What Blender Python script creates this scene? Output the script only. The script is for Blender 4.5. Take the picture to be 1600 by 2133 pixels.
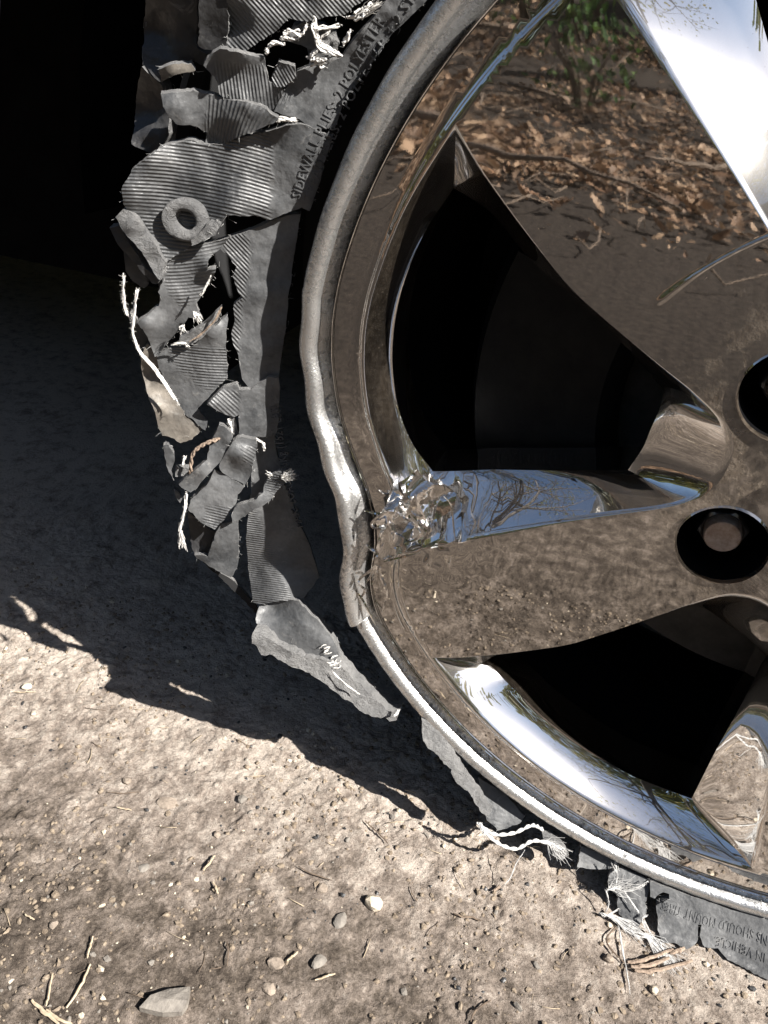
import bpy, bmesh, math, random
import numpy as np
from mathutils import Vector, Matrix
from mathutils.geometry import delaunay_2d_cdt

for o in list(bpy.data.objects):
    bpy.data.objects.remove(o)
SC = bpy.context.scene
COL = SC.collection
rad = math.radians

# ------------------------------------------------------------------ camera, sky, sun, exposure
WH = 0.287                                  # height of the wheel centre above the dirt (flat tyre)
CAM = np.array([-0.10290015, -0.34459178, 0.45870479])
ROT = np.array([[0.932427389, -0.261854425, -0.249020931],
                [0.354223764, 0.798589760, 0.486600371],
                [0.071447105, -0.541928645, 0.837382025]])   # columns: right, forward, up
FPX = 1724.4
cd = bpy.data.cameras.new('camera')
cam = bpy.data.objects.new('camera', cd)
COL.objects.link(cam)
cd.sensor_fit = 'HORIZONTAL'
cd.sensor_width = 36.0
cd.lens = 36.0 * FPX / 1600.0
cd.clip_start = 0.01
cd.clip_end = 400.0
m = Matrix.Identity(4)
for i in range(3):
    m[i][0] = ROT[i, 0]; m[i][1] = ROT[i, 2]; m[i][2] = -ROT[i, 1]; m[i][3] = CAM[i]
cam.matrix_world = m
SC.camera = cam

SUN_EL, SUN_AZ = rad(42), rad(13)           # sun stands to the right and a little in front of the wheel
SDIR = Vector((math.cos(SUN_EL) * math.cos(SUN_AZ), -math.cos(SUN_EL) * math.sin(SUN_AZ), math.sin(SUN_EL)))
w = bpy.data.worlds.new('World'); SC.world = w; w.use_nodes = True
wn = w.node_tree.nodes; wn.clear()
sky = wn.new('ShaderNodeTexSky'); sky.sky_type = 'NISHITA'; sky.sun_disc = False
sky.sun_elevation = SUN_EL; sky.sun_rotation = math.atan2(SDIR.x, SDIR.y)
bg = wn.new('ShaderNodeBackground'); bg.inputs['Strength'].default_value = 0.052
wo = wn.new('ShaderNodeOutputWorld')
w.node_tree.links.new(sky.outputs[0], bg.inputs['Color']); w.node_tree.links.new(bg.outputs[0], wo.inputs['Surface'])
sl = bpy.data.lights.new('sun', 'SUN'); sl.energy = 5.0; sl.angle = rad(0.53); sl.color = (1.0, 0.955, 0.89)
sun = bpy.data.objects.new('sun', sl); COL.objects.link(sun)
sun.rotation_euler = (-SDIR).to_track_quat('-Z', 'Y').to_euler()
SC.view_settings.view_transform = 'Standard'
SC.view_settings.look = 'None'
SC.view_settings.exposure = 1.35
SC.view_settings.gamma = 1.0
SC.view_settings.use_curve_mapping = False
try:
    SC.cycles.caustics_reflective = False
    SC.cycles.caustics_refractive = False
    SC.cycles.use_denoising = True
    SC.cycles.max_bounces = 8
    SC.cycles.sample_clamp_indirect = 6.0
except Exception:
    pass

# ------------------------------------------------------------------ helpers
random.seed(11)
RNG = np.random.default_rng(11)


def hash2(ix, iy, seed):
    n = (ix.astype(np.int64) * 374761393 + iy.astype(np.int64) * 668265263 + seed * 974711) & 0x7fffffff
    n = (n ^ (n >> 13)) * 1274126177 & 0x7fffffff
    n = (n ^ (n >> 16)) * 69069 & 0x7fffffff
    return (n & 0xffffff) / float(0xffffff)


def noise2(x, y, seed=0):
    x = np.asarray(x, float); y = np.asarray(y, float)
    ix = np.floor(x); iy = np.floor(y); fx = x - ix; fy = y - iy
    fx = fx * fx * (3 - 2 * fx); fy = fy * fy * (3 - 2 * fy)
    a = hash2(ix, iy, seed); b = hash2(ix + 1, iy, seed); c = hash2(ix, iy + 1, seed); d = hash2(ix + 1, iy + 1, seed)
    return (a + (b - a) * fx) * (1 - fy) + (c + (d - c) * fx) * fy


def fbm(x, y, f, oct=4, seed=0, gain=0.5):
    s = 0.0; a = 1.0; t = 0.0
    for k in range(oct):
        s = s + a * noise2(np.asarray(x) * f + 17.3 * k, np.asarray(y) * f - 9.1 * k, seed + k); t += a
        a *= gain; f *= 2.03
    return s / t


def sstep(a, b, x):
    t = np.clip((x - a) / (b - a), 0, 1)
    return t * t * (3 - 2 * t)


def rays(px):
    px = np.atleast_2d(np.asarray(px, float))
    d = np.stack([(px[:, 0] - 800) / FPX, np.ones(len(px)), -(px[:, 1] - 1066.5) / FPX], 1)
    return d @ ROT.T


def at(px, y):
    """points of the photograph's pixels on the upright plane at depth y (y may be an array)"""
    d = rays(px)
    t = (np.asarray(y) - CAM[1]) / d[:, 1]
    return CAM + d * t[:, None]


def atg(px, z=0.0):
    d = rays(px)
    t = (z - CAM[2]) / d[:, 2]
    return CAM + d * t[:, None]


def link(o, parent=None):
    COL.objects.link(o)
    if parent is not None:
        o.parent = parent
        o.location = -Vector(parent.location) + Vector(o.location)
    return o


def mesh_obj(name, verts, faces, mat=None, parent=None, smooth=True, sharp=None, loc=None):
    me = bpy.data.meshes.new(name)
    verts = np.asarray(verts, float)
    if loc is not None:
        verts = verts - np.asarray(loc)
    me.from_pydata([tuple(v) for v in verts], [], [tuple(int(i) for i in f) for f in faces])
    if smooth:
        me.polygons.foreach_set('use_smooth', [True] * len(me.polygons))
        if sharp is not None:
            me.set_sharp_from_angle(angle=rad(sharp))
    me.update()
    o = bpy.data.objects.new(name, me)
    if loc is not None:
        o.location = loc
    if mat is not None:
        for mm in (mat if isinstance(mat, (list, tuple)) else [mat]):
            me.materials.append(mm)
    link(o, parent)
    return o


def tag(o, label=None, cat=None, group=None, kind=None):
    if label: o['label'] = label
    if cat: o['category'] = cat
    if group: o['group'] = group
    if kind: o['kind'] = kind
    return o


def thing(name, label, cat, loc, group=None):
    e = bpy.data.objects.new(name, None)
    e.empty_display_size = 0.02
    e.location = loc
    COL.objects.link(e)
    return tag(e, label, cat, group)


class MB:
    def __init__(s):
        s.v = []; s.f = []; s.n = 0

    def add(s, v, f):
        v = np.asarray(v, float)
        s.v.append(v); s.f += [tuple(i + s.n for i in q) for q in f]; s.n += len(v)

    def tube(s, pts, r, seg=6, cap=True):
        pts = [Vector(p) for p in pts]
        if not hasattr(r, '__len__'): r = [r] * len(pts)
        vs = []; up = None
        for i, p in enumerate(pts):
            t = (pts[min(i + 1, len(pts) - 1)] - pts[max(i - 1, 0)])
            if t.length < 1e-9: t = Vector((0, 0, 1))
            t.normalize()
            if up is None:
                up = t.orthogonal().normalized()
            up = (up - t * up.dot(t))
            if up.length < 1e-6: up = t.orthogonal()
            up.normalize()
            b = t.cross(up)
            for k in range(seg):
                a = 2 * math.pi * k / seg
                vs.append(p + (up * math.cos(a) + b * math.sin(a)) * r[i])
        fs = []
        for i in range(len(pts) - 1):
            for k in range(seg):
                k2 = (k + 1) % seg
                fs.append((i * seg + k, i * seg + k2, (i + 1) * seg + k2, (i + 1) * seg + k))
        if cap:
            fs.append(tuple(range(seg))[::-1]); fs.append(tuple((len(pts) - 1) * seg + k for k in range(seg)))
        s.add([tuple(v) for v in vs], fs)

    def box(s, a, b):
        x0, y0, z0 = a; x1, y1, z1 = b
        s.add([(x0, y0, z0), (x1, y0, z0), (x1, y1, z0), (x0, y1, z0), (x0, y0, z1), (x1, y0, z1), (x1, y1, z1), (x0, y1, z1)],
              [(0, 3, 2, 1), (4, 5, 6, 7), (0, 1, 5, 4), (1, 2, 6, 5), (2, 3, 7, 6), (3, 0, 4, 7)])

    def build(s, name, mat, parent=None, smooth=True, sharp=None, loc=None):
        return mesh_obj(name, np.concatenate(s.v), s.f, mat, parent, smooth, sharp, loc)


def smooth_path(pts, n=6):
    """Catmull-Rom through 2-D or 3-D points"""
    P = np.asarray(pts, float)
    P = np.vstack([2 * P[0] - P[1], P, 2 * P[-1] - P[-2]])
    out = []
    for i in range(1, len(P) - 2):
        for k in range(n):
            t = k / n
            out.append(0.5 * ((2 * P[i]) + (-P[i - 1] + P[i + 1]) * t + (2 * P[i - 1] - 5 * P[i] + 4 * P[i + 1] - P[i + 2]) * t * t
                              + (-P[i - 1] + 3 * P[i] - 3 * P[i + 1] + P[i + 2]) * t ** 3))
    out.append(P[-2])
    return np.array(out)


def inpoly(P, poly):
    x, y = P[:, 0], P[:, 1]
    poly = np.asarray(poly); r = np.zeros(len(P), bool)
    j = len(poly) - 1
    for i in range(len(poly)):
        xi, yi = poly[i]; xj, yj = poly[j]
        c = ((yi > y) != (yj > y))
        with np.errstate(divide='ignore', invalid='ignore'):
            r ^= c & (x < (xj - xi) * (y - yi) / (yj - yi + 1e-12) + xi)
        j = i
    return r


def jagged(poly, jag, seed, step=6.0):
    P = np.asarray(poly, float); out = []
    n = len(P); s = 0.0
    for i in range(n):
        a, b = P[i], P[(i + 1) % n]
        d = b - a; L = np.hypot(*d); k = max(1, int(L / step))
        nrm = np.array([-d[1], d[0]]) / max(L, 1e-6)
        for j in range(k):
            t = j / k
            w_ = (noise2(np.array((s + t * L) / 6.0), np.array(seed * 7.7), 2) - .5) * 1.2 * (0.3 + 1.4 * float(noise2(np.array((s + t * L) / 45.0), np.array(seed * 1.7), 12))) + (noise2(np.array((s + t * L) / 30.0), np.array(seed * 3.1), 6) - .5) * 2.2
            out.append(a + d * t + nrm * float(w_) * jag * (0.4 if j == 0 else 1.0))
        s += L
    return np.array(out)


# ------------------------------------------------------------------ materials
class Mat:
    def __init__(s, name):
        s.m = bpy.data.materials.new(name); s.m.use_nodes = True
        s.t = s.m.node_tree; s.t.nodes.clear()
        s.out = s.t.nodes.new('ShaderNodeOutputMaterial')

    def n(s, typ, ins=None, **pr):
        nd = s.t.nodes.new('ShaderNode' + typ)
        for k, v in pr.items(): setattr(nd, k, v)
        for k, v in (ins or {}).items(): s.set(nd.inputs[k], v)
        return nd

    def set(s, sock, v):
        if isinstance(v, bpy.types.NodeSocket): s.t.links.new(v, sock)
        elif isinstance(v, bpy.types.Node): s.t.links.new(v.outputs[0], sock)
        else:
            if sock.type == 'RGBA' and len(v) == 3: v = (*v, 1)
            sock.default_value = v

    def coord(s): return s.n('NewGeometry').outputs['Position']

    def noise(s, scale, detail=4, rough=0.55, vec=None, dist=0.0):
        return s.n('TexNoise', {'Vector': vec or s.coord(), 'Scale': scale, 'Detail': detail, 'Roughness': rough, 'Distortion': dist}).outputs['Fac']

    def ramp(s, fac, stops):
        nd = s.n('ValToRGB', {'Fac': fac}); e = nd.color_ramp.elements
        while len(e) > 1: e.remove(e[-1])
        for i, (p, c) in enumerate(stops):
            if not hasattr(c, '__len__'): c = (c, c, c)
            el = e[0] if i == 0 else e.new(p)
            el.position = p; el.color = (*c, 1)
        return nd.outputs[0]

    def math(s, op, a, b=0.0, c=None):
        ins = {0: a, 1: b}
        if c is not None: ins[2] = c
        return s.n('Math', ins, operation=op).outputs[0]

    def mix(s, f, a, b):
        nd = s.n('Mix', data_type='RGBA')
        s.set(nd.inputs['Factor'], f); s.set(nd.inputs['A'], a); s.set(nd.inputs['B'], b)
        return nd.outputs['Result']

    def bump(s, h, dist, strength=1.0, normal=None):
        ins = {'Height': h, 'Distance': dist, 'Strength': strength}
        if normal is not None: ins['Normal'] = normal
        return s.n('Bump', ins).outputs[0]

    def pbr(s, color, rough=0.6, metal=0.0, normal=None, spec=0.5, **kw):
        ins = {'Base Color': color, 'Roughness': rough, 'Metallic': metal, 'Specular IOR Level': spec}
        if normal is not None: ins['Normal'] = normal
        ins.update(kw)
        return s.n('BsdfPrincipled', ins)

    def done(s, shader):
        s.set(s.out.inputs['Surface'], shader); return s.m


def mat_chrome(name, tint=(0.66, 0.645, 0.63), rough=0.008, dirt=0.5, hz=0.04):
    M = Mat(name)
    p = M.coord()
    wob = M.noise(26, 2, 0.5, p)
    fine = M.noise(900, 3, 0.6, p)
    nrm = M.bump(wob, 0.00006, 0.5)
    nrm = M.bump(fine, 0.000004, 0.3, nrm)
    smear = M.ramp(M.noise(38, 6, 0.65, p, 0.6), [(0.42, 0.0), (0.75, 1.0)])
    ch = M.pbr(tint, M.math('MULTIPLY_ADD', smear, 0.02, rough), 1.0, nrm)
    haze = M.n('BsdfAnisotropic', {'Color': (0.62, 0.61, 0.60, 1), 'Roughness': 0.22, 'Normal': nrm})
    hf = M.math('MULTIPLY_ADD', smear, 0.08, hz)
    s1 = M.n('MixShader', {0: hf, 1: ch, 2: haze})
    # dust specks and caked dirt
    vor = M.n('TexVoronoi', {'Vector': p, 'Scale': 420.0, 'Randomness': 1.0}).outputs['Distance']
    sp = M.ramp(vor, [(0.05, 1.0), (0.085, 0.0)])
    pick = M.ramp(M.noise(110, 3, 0.6, p), [(0.50, 0.0), (0.60, 1.0)])
    specks = M.math('MULTIPLY', sp, pick)
    sx = M.n('SeparateXYZ', {0: p})
    dx = M.math('MULTIPLY', sx.outputs[0], sx.outputs[0])
    dz = M.math('SUBTRACT', sx.outputs[2], WH)
    r = M.math('SQRT', M.math('ADD', dx, M.math('MULTIPLY', dz, dz)))
    hubm = M.ramp(r, [(0.075, 1.0), (0.115, 0.25), (0.2, 0.10)])
    cake = M.ramp(M.math('ADD', M.noise(75, 7, 0.68, p, 0.4), M.math('MULTIPLY', hubm, 0.16)), [(0.60, 0.0), (0.70, 1.0)])
    film = M.math('MULTIPLY', M.math('MULTIPLY', M.ramp(M.noise(17, 7, 0.68, p, 0.5), [(0.35, 0.12), (0.75, 1.0)]), 0.11), 1.0)
    df = M.math('MAXIMUM', M.math('MAXIMUM', M.math('MULTIPLY', specks, 0.85), M.math('MULTIPLY', M.math('MULTIPLY', cake, hubm), dirt)), film)
    dc = M.ramp(M.noise(300, 4, 0.6, p), [(0.3, (0.12, 0.09, 0.065)), (0.7, (0.34, 0.28, 0.22))])
    du = M.pbr(dc, 0.95, 0.0, M.bump(M.noise(600, 4, 0.6, p), 0.0006, 0.7), 0.1)
    return M.done(M.n('MixShader', {0: df, 1: s1, 2: du}))


def mat_lip(name):
    M = Mat(name); p = M.coord()
    blot = M.noise(330, 7, 0.72, p)
    big = M.noise(24, 4, 0.6, p)
    f = M.math('ADD', blot, M.math('MULTIPLY_ADD', big, 0.6, -0.3))
    c = M.ramp(f, [(0.27, (0.06, 0.06, 0.065)), (0.36, (0.36, 0.357, 0.352)), (0.50, (0.74, 0.735, 0.725))])
    ro = M.ramp(f, [(0.30, 0.6), (0.46, 0.27)])
    me = M.ramp(f, [(0.28, 0.25), (0.40, 0.88)])
    nrm = M.bump(M.noise(700, 5, 0.7, p), 0.0006, 0.6)
    return M.done(M.pbr(c, ro, me, nrm))


def mat_rubber(name, base=(0.034, 0.036, 0.039), dust=(0.185, 0.187, 0.19), dustlo=0.34, dusthi=0.76, torn=False, rib=True):
    M = Mat(name); p = M.coord()
    d = M.noise(34, 7, 0.62, p, 0.5)
    d2 = M.noise(420, 4, 0.7, p)
    f = M.math('ADD', M.math('MULTIPLY', d, 0.75), M.math('MULTIPLY', d2, 0.25))
    c = M.mix(M.ramp(f, [(dustlo, 0.0), (dusthi, 1.0)]), (*base, 1), (*dust, 1))
    streak = M.ramp(M.noise(90, 8, 0.7, p, 1.2), [(0.60, 0.0), (0.72, 1.0)])
    c = M.mix(M.math('MULTIPLY', streak, 0.45), c, (0.30, 0.29, 0.275, 1))
    if torn:
        n1 = M.bump(M.noise(330, 8, 0.75, p, 0.3), 0.004, 0.9)
    else:
        n1 = M.bump(M.noise(520, 5, 0.65, p), 0.0005, 0.5)
        n1 = M.bump(M.noise(60, 3, 0.6, p), 0.003, 0.5, n1)
    if rib and not torn:
        u = M.n('Attribute', attribute_name='rib').outputs['Fac']
        mk = M.n('Attribute', attribute_name='ribm').outputs['Fac']
        wv = M.math('COSINE', M.math('MULTIPLY', M.math('ADD', u, M.math('MULTIPLY', d, 0.5)), 6.28318))
        wv = M.math('MULTIPLY_ADD', wv, 0.5, 0.5)
        wear = M.ramp(M.noise(130, 4, 0.6, p), [(0.25, 0.3), (0.5, 1.0)])
        h = M.math('MULTIPLY', M.math('MULTIPLY', wv, mk), wear)
        n1 = M.bump(h, 0.00034, 0.9, n1)
        c = M.mix(M.math('MULTIPLY', M.math('MULTIPLY', M.math('SUBTRACT', 1.0, wv), mk), 0.30), c, (0.02, 0.02, 0.021, 1))
    return M.done(M.pbr(c, M.ramp(d2, [(0.3, 0.36), (0.7, 0.62)]), 0.0, n1, 0.6))


def mat_plain(name, c1, c2, scale=60, rough=0.7, metal=0.0, bump=0.0, bscale=300, spec=0.4):
    M = Mat(name); p = M.coord()
    c = M.mix(M.ramp(M.noise(scale, 6, 0.65, p), [(0.32, 0.0), (0.68, 1.0)]), (*c1, 1), (*c2, 1))
    nrm = M.bump(M.noise(bscale, 6, 0.65, p), bump, 0.7) if bump else None
    return M.done(M.pbr(c, rough, metal, nrm, spec))


def mat_ground(name):
    M = Mat(name); p = M.coord()
    warp = M.n('VectorMath', {0: p, 1: M.n('TexNoise', {'Vector': p, 'Scale': 30.0, 'Detail': 3.0}).outputs['Color']}, operation='MULTIPLY_ADD')
    warp.inputs[2].default_value = (0, 0, 0)
    n1 = M.noise(13, 5, 0.6, p)
    n2 = M.noise(70, 7, 0.68, p, 0.3)
    n3 = M.noise(480, 5, 0.7, p)
    sx = M.n('SeparateXYZ', {0: p})
    # soil is paler beside the wheel and grows darker in front of it
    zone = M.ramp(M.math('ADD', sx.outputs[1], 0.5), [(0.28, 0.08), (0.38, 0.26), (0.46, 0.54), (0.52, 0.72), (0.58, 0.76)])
    humus_shade = M.ramp(M.math('MULTIPLY', M.math('ADD', sx.outputs[1], M.math('MULTIPLY', n1, 0.2)), -1.0), [(0.33, 0.0), (0.55, 1.0)])  # dark humus under the leaves, carrying painted shade on the dirt nearer the wheel
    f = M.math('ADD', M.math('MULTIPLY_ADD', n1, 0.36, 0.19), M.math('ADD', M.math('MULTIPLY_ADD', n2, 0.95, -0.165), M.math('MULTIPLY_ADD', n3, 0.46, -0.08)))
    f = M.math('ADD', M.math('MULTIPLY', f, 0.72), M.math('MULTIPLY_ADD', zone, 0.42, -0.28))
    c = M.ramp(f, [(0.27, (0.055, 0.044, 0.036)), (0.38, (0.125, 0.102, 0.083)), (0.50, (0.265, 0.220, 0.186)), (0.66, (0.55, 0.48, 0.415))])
    c = M.mix(humus_shade, c, M.ramp(n2, [(0.35, (0.018, 0.015, 0.013)), (0.7, (0.055, 0.044, 0.036))]))
    nrm = M.bump(n2, 0.003, 0.5)
    nrm = M.bump(n3, 0.0030, 0.9, nrm)
    nrm = M.bump(M.noise(1500, 3, 0.6, p), 0.0009, 0.9, nrm)
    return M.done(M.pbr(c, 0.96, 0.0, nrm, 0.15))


def mat_leaf(name, cols, trans=0.25):
    M = Mat(name)
    rnd = M.n('NewGeometry').outputs['Random Per Island']
    st = [(i / max(1, len(cols) - 1), c) for i, c in enumerate(cols)]
    c = M.ramp(rnd, st)
    a = M.pbr(c, 0.65, 0.0, None, 0.35)
    b = M.n('BsdfTranslucent', {'Color': c})
    return M.done(M.n('MixShader', {0: trans, 1: a, 2: b}))


CHROME = mat_chrome('chrome')
CHROME2 = mat_chrome('chrome_clean', (0.76, 0.75, 0.74), 0.012, 0.2, 0.13)
LIP = mat_lip('worn_aluminium')
DARKM = mat_plain('dark_metal', (0.006, 0.006, 0.007), (0.014, 0.014, 0.014), 80, 0.55, 0.6, 0.0005)
RIMB = mat_plain('barrel_metal', (0.02, 0.02, 0.022), (0.05, 0.05, 0.052), 60, 0.5, 0.7)
IRON = mat_plain('brake_iron', (0.04, 0.039, 0.038), (0.10, 0.094, 0.088), 60, 0.6, 0.3)
RUST = mat_plain('rusty_stud', (0.40, 0.28, 0.21), (0.66, 0.54, 0.46), 260, 0.6, 0.3, 0.0006, 700)
STEEL = mat_plain('nut_steel', (0.20, 0.20, 0.20), (0.45, 0.44, 0.43), 200, 0.35, 0.9)
RUB = mat_rubber('rubber')
RUBD = mat_rubber('rubber_dark', (0.022, 0.022, 0.024), (0.07, 0.069, 0.068), 0.4, 0.9)
RUBT = mat_rubber('rubber_torn', (0.10, 0.102, 0.106), (0.32, 0.315, 0.31), 0.25, 0.8, torn=True)
RUBB = mat_rubber('rubber_dusty', (0.055, 0.052, 0.048), (0.30, 0.265, 0.225), 0.32, 0.78)
INNER = mat_plain('tyre_inside', (0.010, 0.010, 0.011), (0.02, 0.02, 0.021), 60, 0.85)
CORD = mat_plain('cord_fibre', (0.55, 0.53, 0.50), (0.85, 0.83, 0.80), 500, 0.7)
CORDG = mat_plain('cord_grey', (0.36, 0.36, 0.36), (0.70, 0.69, 0.67), 400, 0.7)
BLACKP = mat_plain('shade_black', (0.003, 0.003, 0.0035), (0.006, 0.006, 0.0065), 30, 1.0, spec=0.02)  # near-black base makes sunlit parts of the arch read as shade
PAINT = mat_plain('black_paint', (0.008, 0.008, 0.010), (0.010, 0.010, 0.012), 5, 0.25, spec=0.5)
GROUND = mat_ground('dirt')
STONE = mat_plain('pebble_grey', (0.16, 0.13, 0.105), (0.36, 0.30, 0.245), 160, 0.85, 0, 0.0012, 500, 0.2)
STONEP = mat_plain('pebble_pale', (0.42, 0.36, 0.28), (0.66, 0.58, 0.46), 190, 0.85, 0, 0.0012, 420, 0.2)
SLATE = mat_plain('slate_chip', (0.15, 0.135, 0.12), (0.27, 0.245, 0.215), 160, 0.8, 0, 0.0012, 380, 0.25)
STRAW = mat_plain('dry_straw', (0.32, 0.25, 0.17), (0.58, 0.48, 0.35), 260, 0.75)
TWIG = mat_plain('brown_twig', (0.06, 0.043, 0.032), (0.20, 0.15, 0.11), 260, 0.85)
BARKC = mat_plain('bark_chip', (0.16, 0.115, 0.085), (0.40, 0.31, 0.24), 330, 0.85, 0, 0.0015, 700)
BARK = mat_plain('bark', (0.05, 0.042, 0.035), (0.14, 0.12, 0.10), 12, 0.9, 0, 0.01, 40)
LITTER = mat_leaf('oak_litter', [(0.06, 0.035, 0.022), (0.26, 0.16, 0.095), (0.11, 0.065, 0.04), (0.42, 0.29, 0.185), (0.08, 0.045, 0.028), (0.22, 0.125, 0.07), (0.36, 0.24, 0.15), (0.05, 0.032, 0.022)], 0.12)
GREEN = mat_leaf('green_leaf', [(0.03, 0.075, 0.018), (0.06, 0.13, 0.03), (0.045, 0.10, 0.022), (0.10, 0.16, 0.04)], 0.3)
OLIVE = mat_leaf('olive_leaf', [(0.09, 0.11, 0.025), (0.16, 0.16, 0.04), (0.12, 0.13, 0.03), (0.22, 0.17, 0.05)], 0.35)
SOILSP = mat_plain('dried_mud', (0.13, 0.10, 0.075), (0.33, 0.27, 0.205), 300, 0.95, 0, 0.0015, 600, 0.1)


# ------------------------------------------------------------------ the ground: one sheet, fine in view, out to the horizon
def graded(a, b, step, lo, hi, grow=1.13):
    c = list(np.arange(a, b + step * 0.5, step))
    s = step; x = a; left = []
    while x > lo:
        s *= grow; x -= s; left.append(x)
    s = step; x = c[-1]; right = []
    while x < hi:
        s *= grow; x += s; right.append(x)
    return np.array(left[::-1] + c + right)


def worley(x, y, f, seed):
    X = x * f; Y = y * f; ix = np.floor(X); iy = np.floor(Y)
    best = np.full(np.shape(X), 9.0); rnd = np.zeros(np.shape(X))
    for dx in (-1, 0, 1):
        for dy in (-1, 0, 1):
            cx_, cy_ = ix + dx, iy + dy
            d = (cx_ + hash2(cx_, cy_, seed) - X) ** 2 + (cy_ + hash2(cx_, cy_, seed + 1) - Y) ** 2
            k = d < best
            best = np.where(k, d, best); rnd = np.where(k, hash2(cx_, cy_, seed + 2), rnd)
    return best, rnd


def ground_h(x, y):
    x = np.asarray(x, float); y = np.asarray(y, float)
    near = (1 - sstep(0.16, 0.30, y)) * (1 - sstep(0.70, 0.85, -x)) * (1 - sstep(.3, .6, -y)) * (1 - sstep(.16, .3, x))
    h = 0.010 * (fbm(x, y, 6, 3, 3) - 0.5) + 0.0040 * (fbm(x, y, 34, 4, 9) - 0.5)
    m_ = near > 0
    if m_.any():
        xn, yn = x[m_], y[m_]
        rough = sstep(0.40, 0.60, fbm(xn, yn, 17, 4, 77))
        xw = xn + 0.0075 * (fbm(xn, yn, 170, 3, 1) - .5); yw = yn + 0.0075 * (fbm(xn, yn, 170, 3, 2) - .5)
        b1, r1 = worley(xw, yw, 300, 11)
        b2, r2 = worley(xw + .3, yw, 135, 15)
        b3, r3 = worley(xw, yw + .7, 62, 19)
        g1 = np.clip(1 - b1 * 2.2, 0, 1) * (0.0004 + 0.0015 * r1 * rough)
        g2 = np.clip(1 - b2 * 2.8, 0, 1) ** .7 * np.clip(r2 - 0.60 + 0.25 * rough, 0, 1) * 0.0030 * (.5 + noise2(xn * 300, yn * 300, 8))
        g3 = np.clip(1 - b3 * 4.5, 0, 1) ** .7 * np.clip(r3 - 0.80, 0, 1) * 0.010 * (.4 + 1.2 * noise2(xn * 200, yn * 200, 9))
        pit = np.clip(noise2(xn * 95, yn * 95, 55) - 0.86, 0, 1) * 0.010
        fine = 0.0011 * (noise2(xn * 420, yn * 420, 5) - 0.5) + 0.0014 * (fbm(xn, yn, 130, 2, 6) - .5)
        h[m_] = h[m_] + near[m_] * (0.85 * g1 + 0.75 * g2 + 0.8 * g3 + fine - pit)
    h = h + sstep(1.2, 4.0, -y) * (0.10 * (fbm(x, y, 0.7, 3, 40) - 0.4)) + sstep(4, 16, -y) * 0.9
    contact = np.exp(-(((x - 0.02) / 0.10) ** 2 + ((y + 0.01) / 0.05) ** 2))
    return h * (1 - 0.85 * contact) - 0.0015


gx = graded(-0.66, 0.12, 0.0013, -70, 70)
gy = graded(-0.27, 0.16, 0.0013, -70, 70)
GX, GY = np.meshgrid(gx, gy)
GZ = ground_h(GX, GY)
nx, ny = len(gx), len(gy)
me = bpy.data.meshes.new('ground')
me.vertices.add(nx * ny)
me.vertices.foreach_set('co', np.stack([GX, GY, GZ], -1).reshape(-1))
idx = np.arange(nx * ny).reshape(ny, nx)
q = np.stack([idx[:-1, :-1], idx[:-1, 1:], idx[1:, 1:], idx[1:, :-1]], -1).reshape(-1, 4)
me.loops.add(len(q) * 4); me.polygons.add(len(q))
me.loops.foreach_set('vertex_index', q.reshape(-1).astype(np.int32))
me.polygons.foreach_set('loop_start', np.arange(0, len(q) * 4, 4, dtype=np.int32))
me.polygons.foreach_set('loop_total', np.full(len(q), 4, dtype=np.int32))
me.polygons.foreach_set('use_smooth', np.ones(len(q), bool))
me.update(calc_edges=True)
me.set_sharp_from_angle(angle=rad(180))
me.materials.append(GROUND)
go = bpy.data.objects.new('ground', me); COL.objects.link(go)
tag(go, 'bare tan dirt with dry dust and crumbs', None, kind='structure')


def gz(x, y):
    return float(ground_h(np.array([x]), np.array([y]))[0])


# ------------------------------------------------------------------ the car the wheel belongs to (arch and underside lie in shade)
car = thing('car', 'black car body arching over the broken wheel', 'car', (0, 0.8, 0))
mb = MB(); N = 40
AR = 0.478
arch_r = lambda a: AR - 0.085 * float(sstep(140, 100, np.array(a)))  # arch top and right drawn in, out of view, to keep sun out
ring = [(arch_r(a) * math.cos(rad(a)), WH + 0.005 + arch_r(a) * math.sin(rad(a))) for a in np.linspace(166, 8, N)]
vs = []; fs = []
for i, (x, z) in enumerate(ring):
    vs.append((x, 0.02, z)); s = 1.9
    ox = max(-2.2, min(2.2, x * 3.2)); oz = min(1.25, max(z + (0.55 if abs(x) < 0.45 else 0.25), 0.2))
    vs.append((ox, 0.035 + 0.12 * max(0, oz - 0.9), oz))
for i in range(N - 1): fs.append((2 * i, 2 * i + 2, 2 * i + 3, 2 * i + 1))
n0 = len(vs); vs += [(x, y + 0.025, z) for x, y, z in vs]
fs += [tuple(n0 + i for i in reversed(f)) for f in list(fs)]
for i in range(N - 1): fs.append((2 * i, n0 + 2 * i, n0 + 2 * i + 2, 2 * i + 2))
mb.add(vs, fs); mb.build('fender', PAINT, car, True, 40)
mb = MB(); vs = []; fs = []
ring = [(AR * math.cos(rad(a)), WH + 0.02 + AR * math.sin(rad(a))) for a in np.linspace(179, -20, N)]
for i, (x, z) in enumerate(ring):
    vs += [(x * 0.99, 0.11, z), (x * 0.97, 0.42, z - 0.01), (x * 0.9, 0.50, z * 0.95)]
for i in range(N - 1):
    for k in range(2): fs.append((3 * i + k, 3 * i + k + 1, 3 * i + 4 + k, 3 * i + 3 + k))
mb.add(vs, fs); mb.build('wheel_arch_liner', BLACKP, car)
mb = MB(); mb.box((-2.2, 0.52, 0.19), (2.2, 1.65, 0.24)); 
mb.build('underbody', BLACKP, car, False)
mb = MB(); mb.box((-2.2, 0.30, 0.20), (-0.47, 0.52, 1.2)); mb.build('bumper_backing', BLACKP, car, False)
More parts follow.
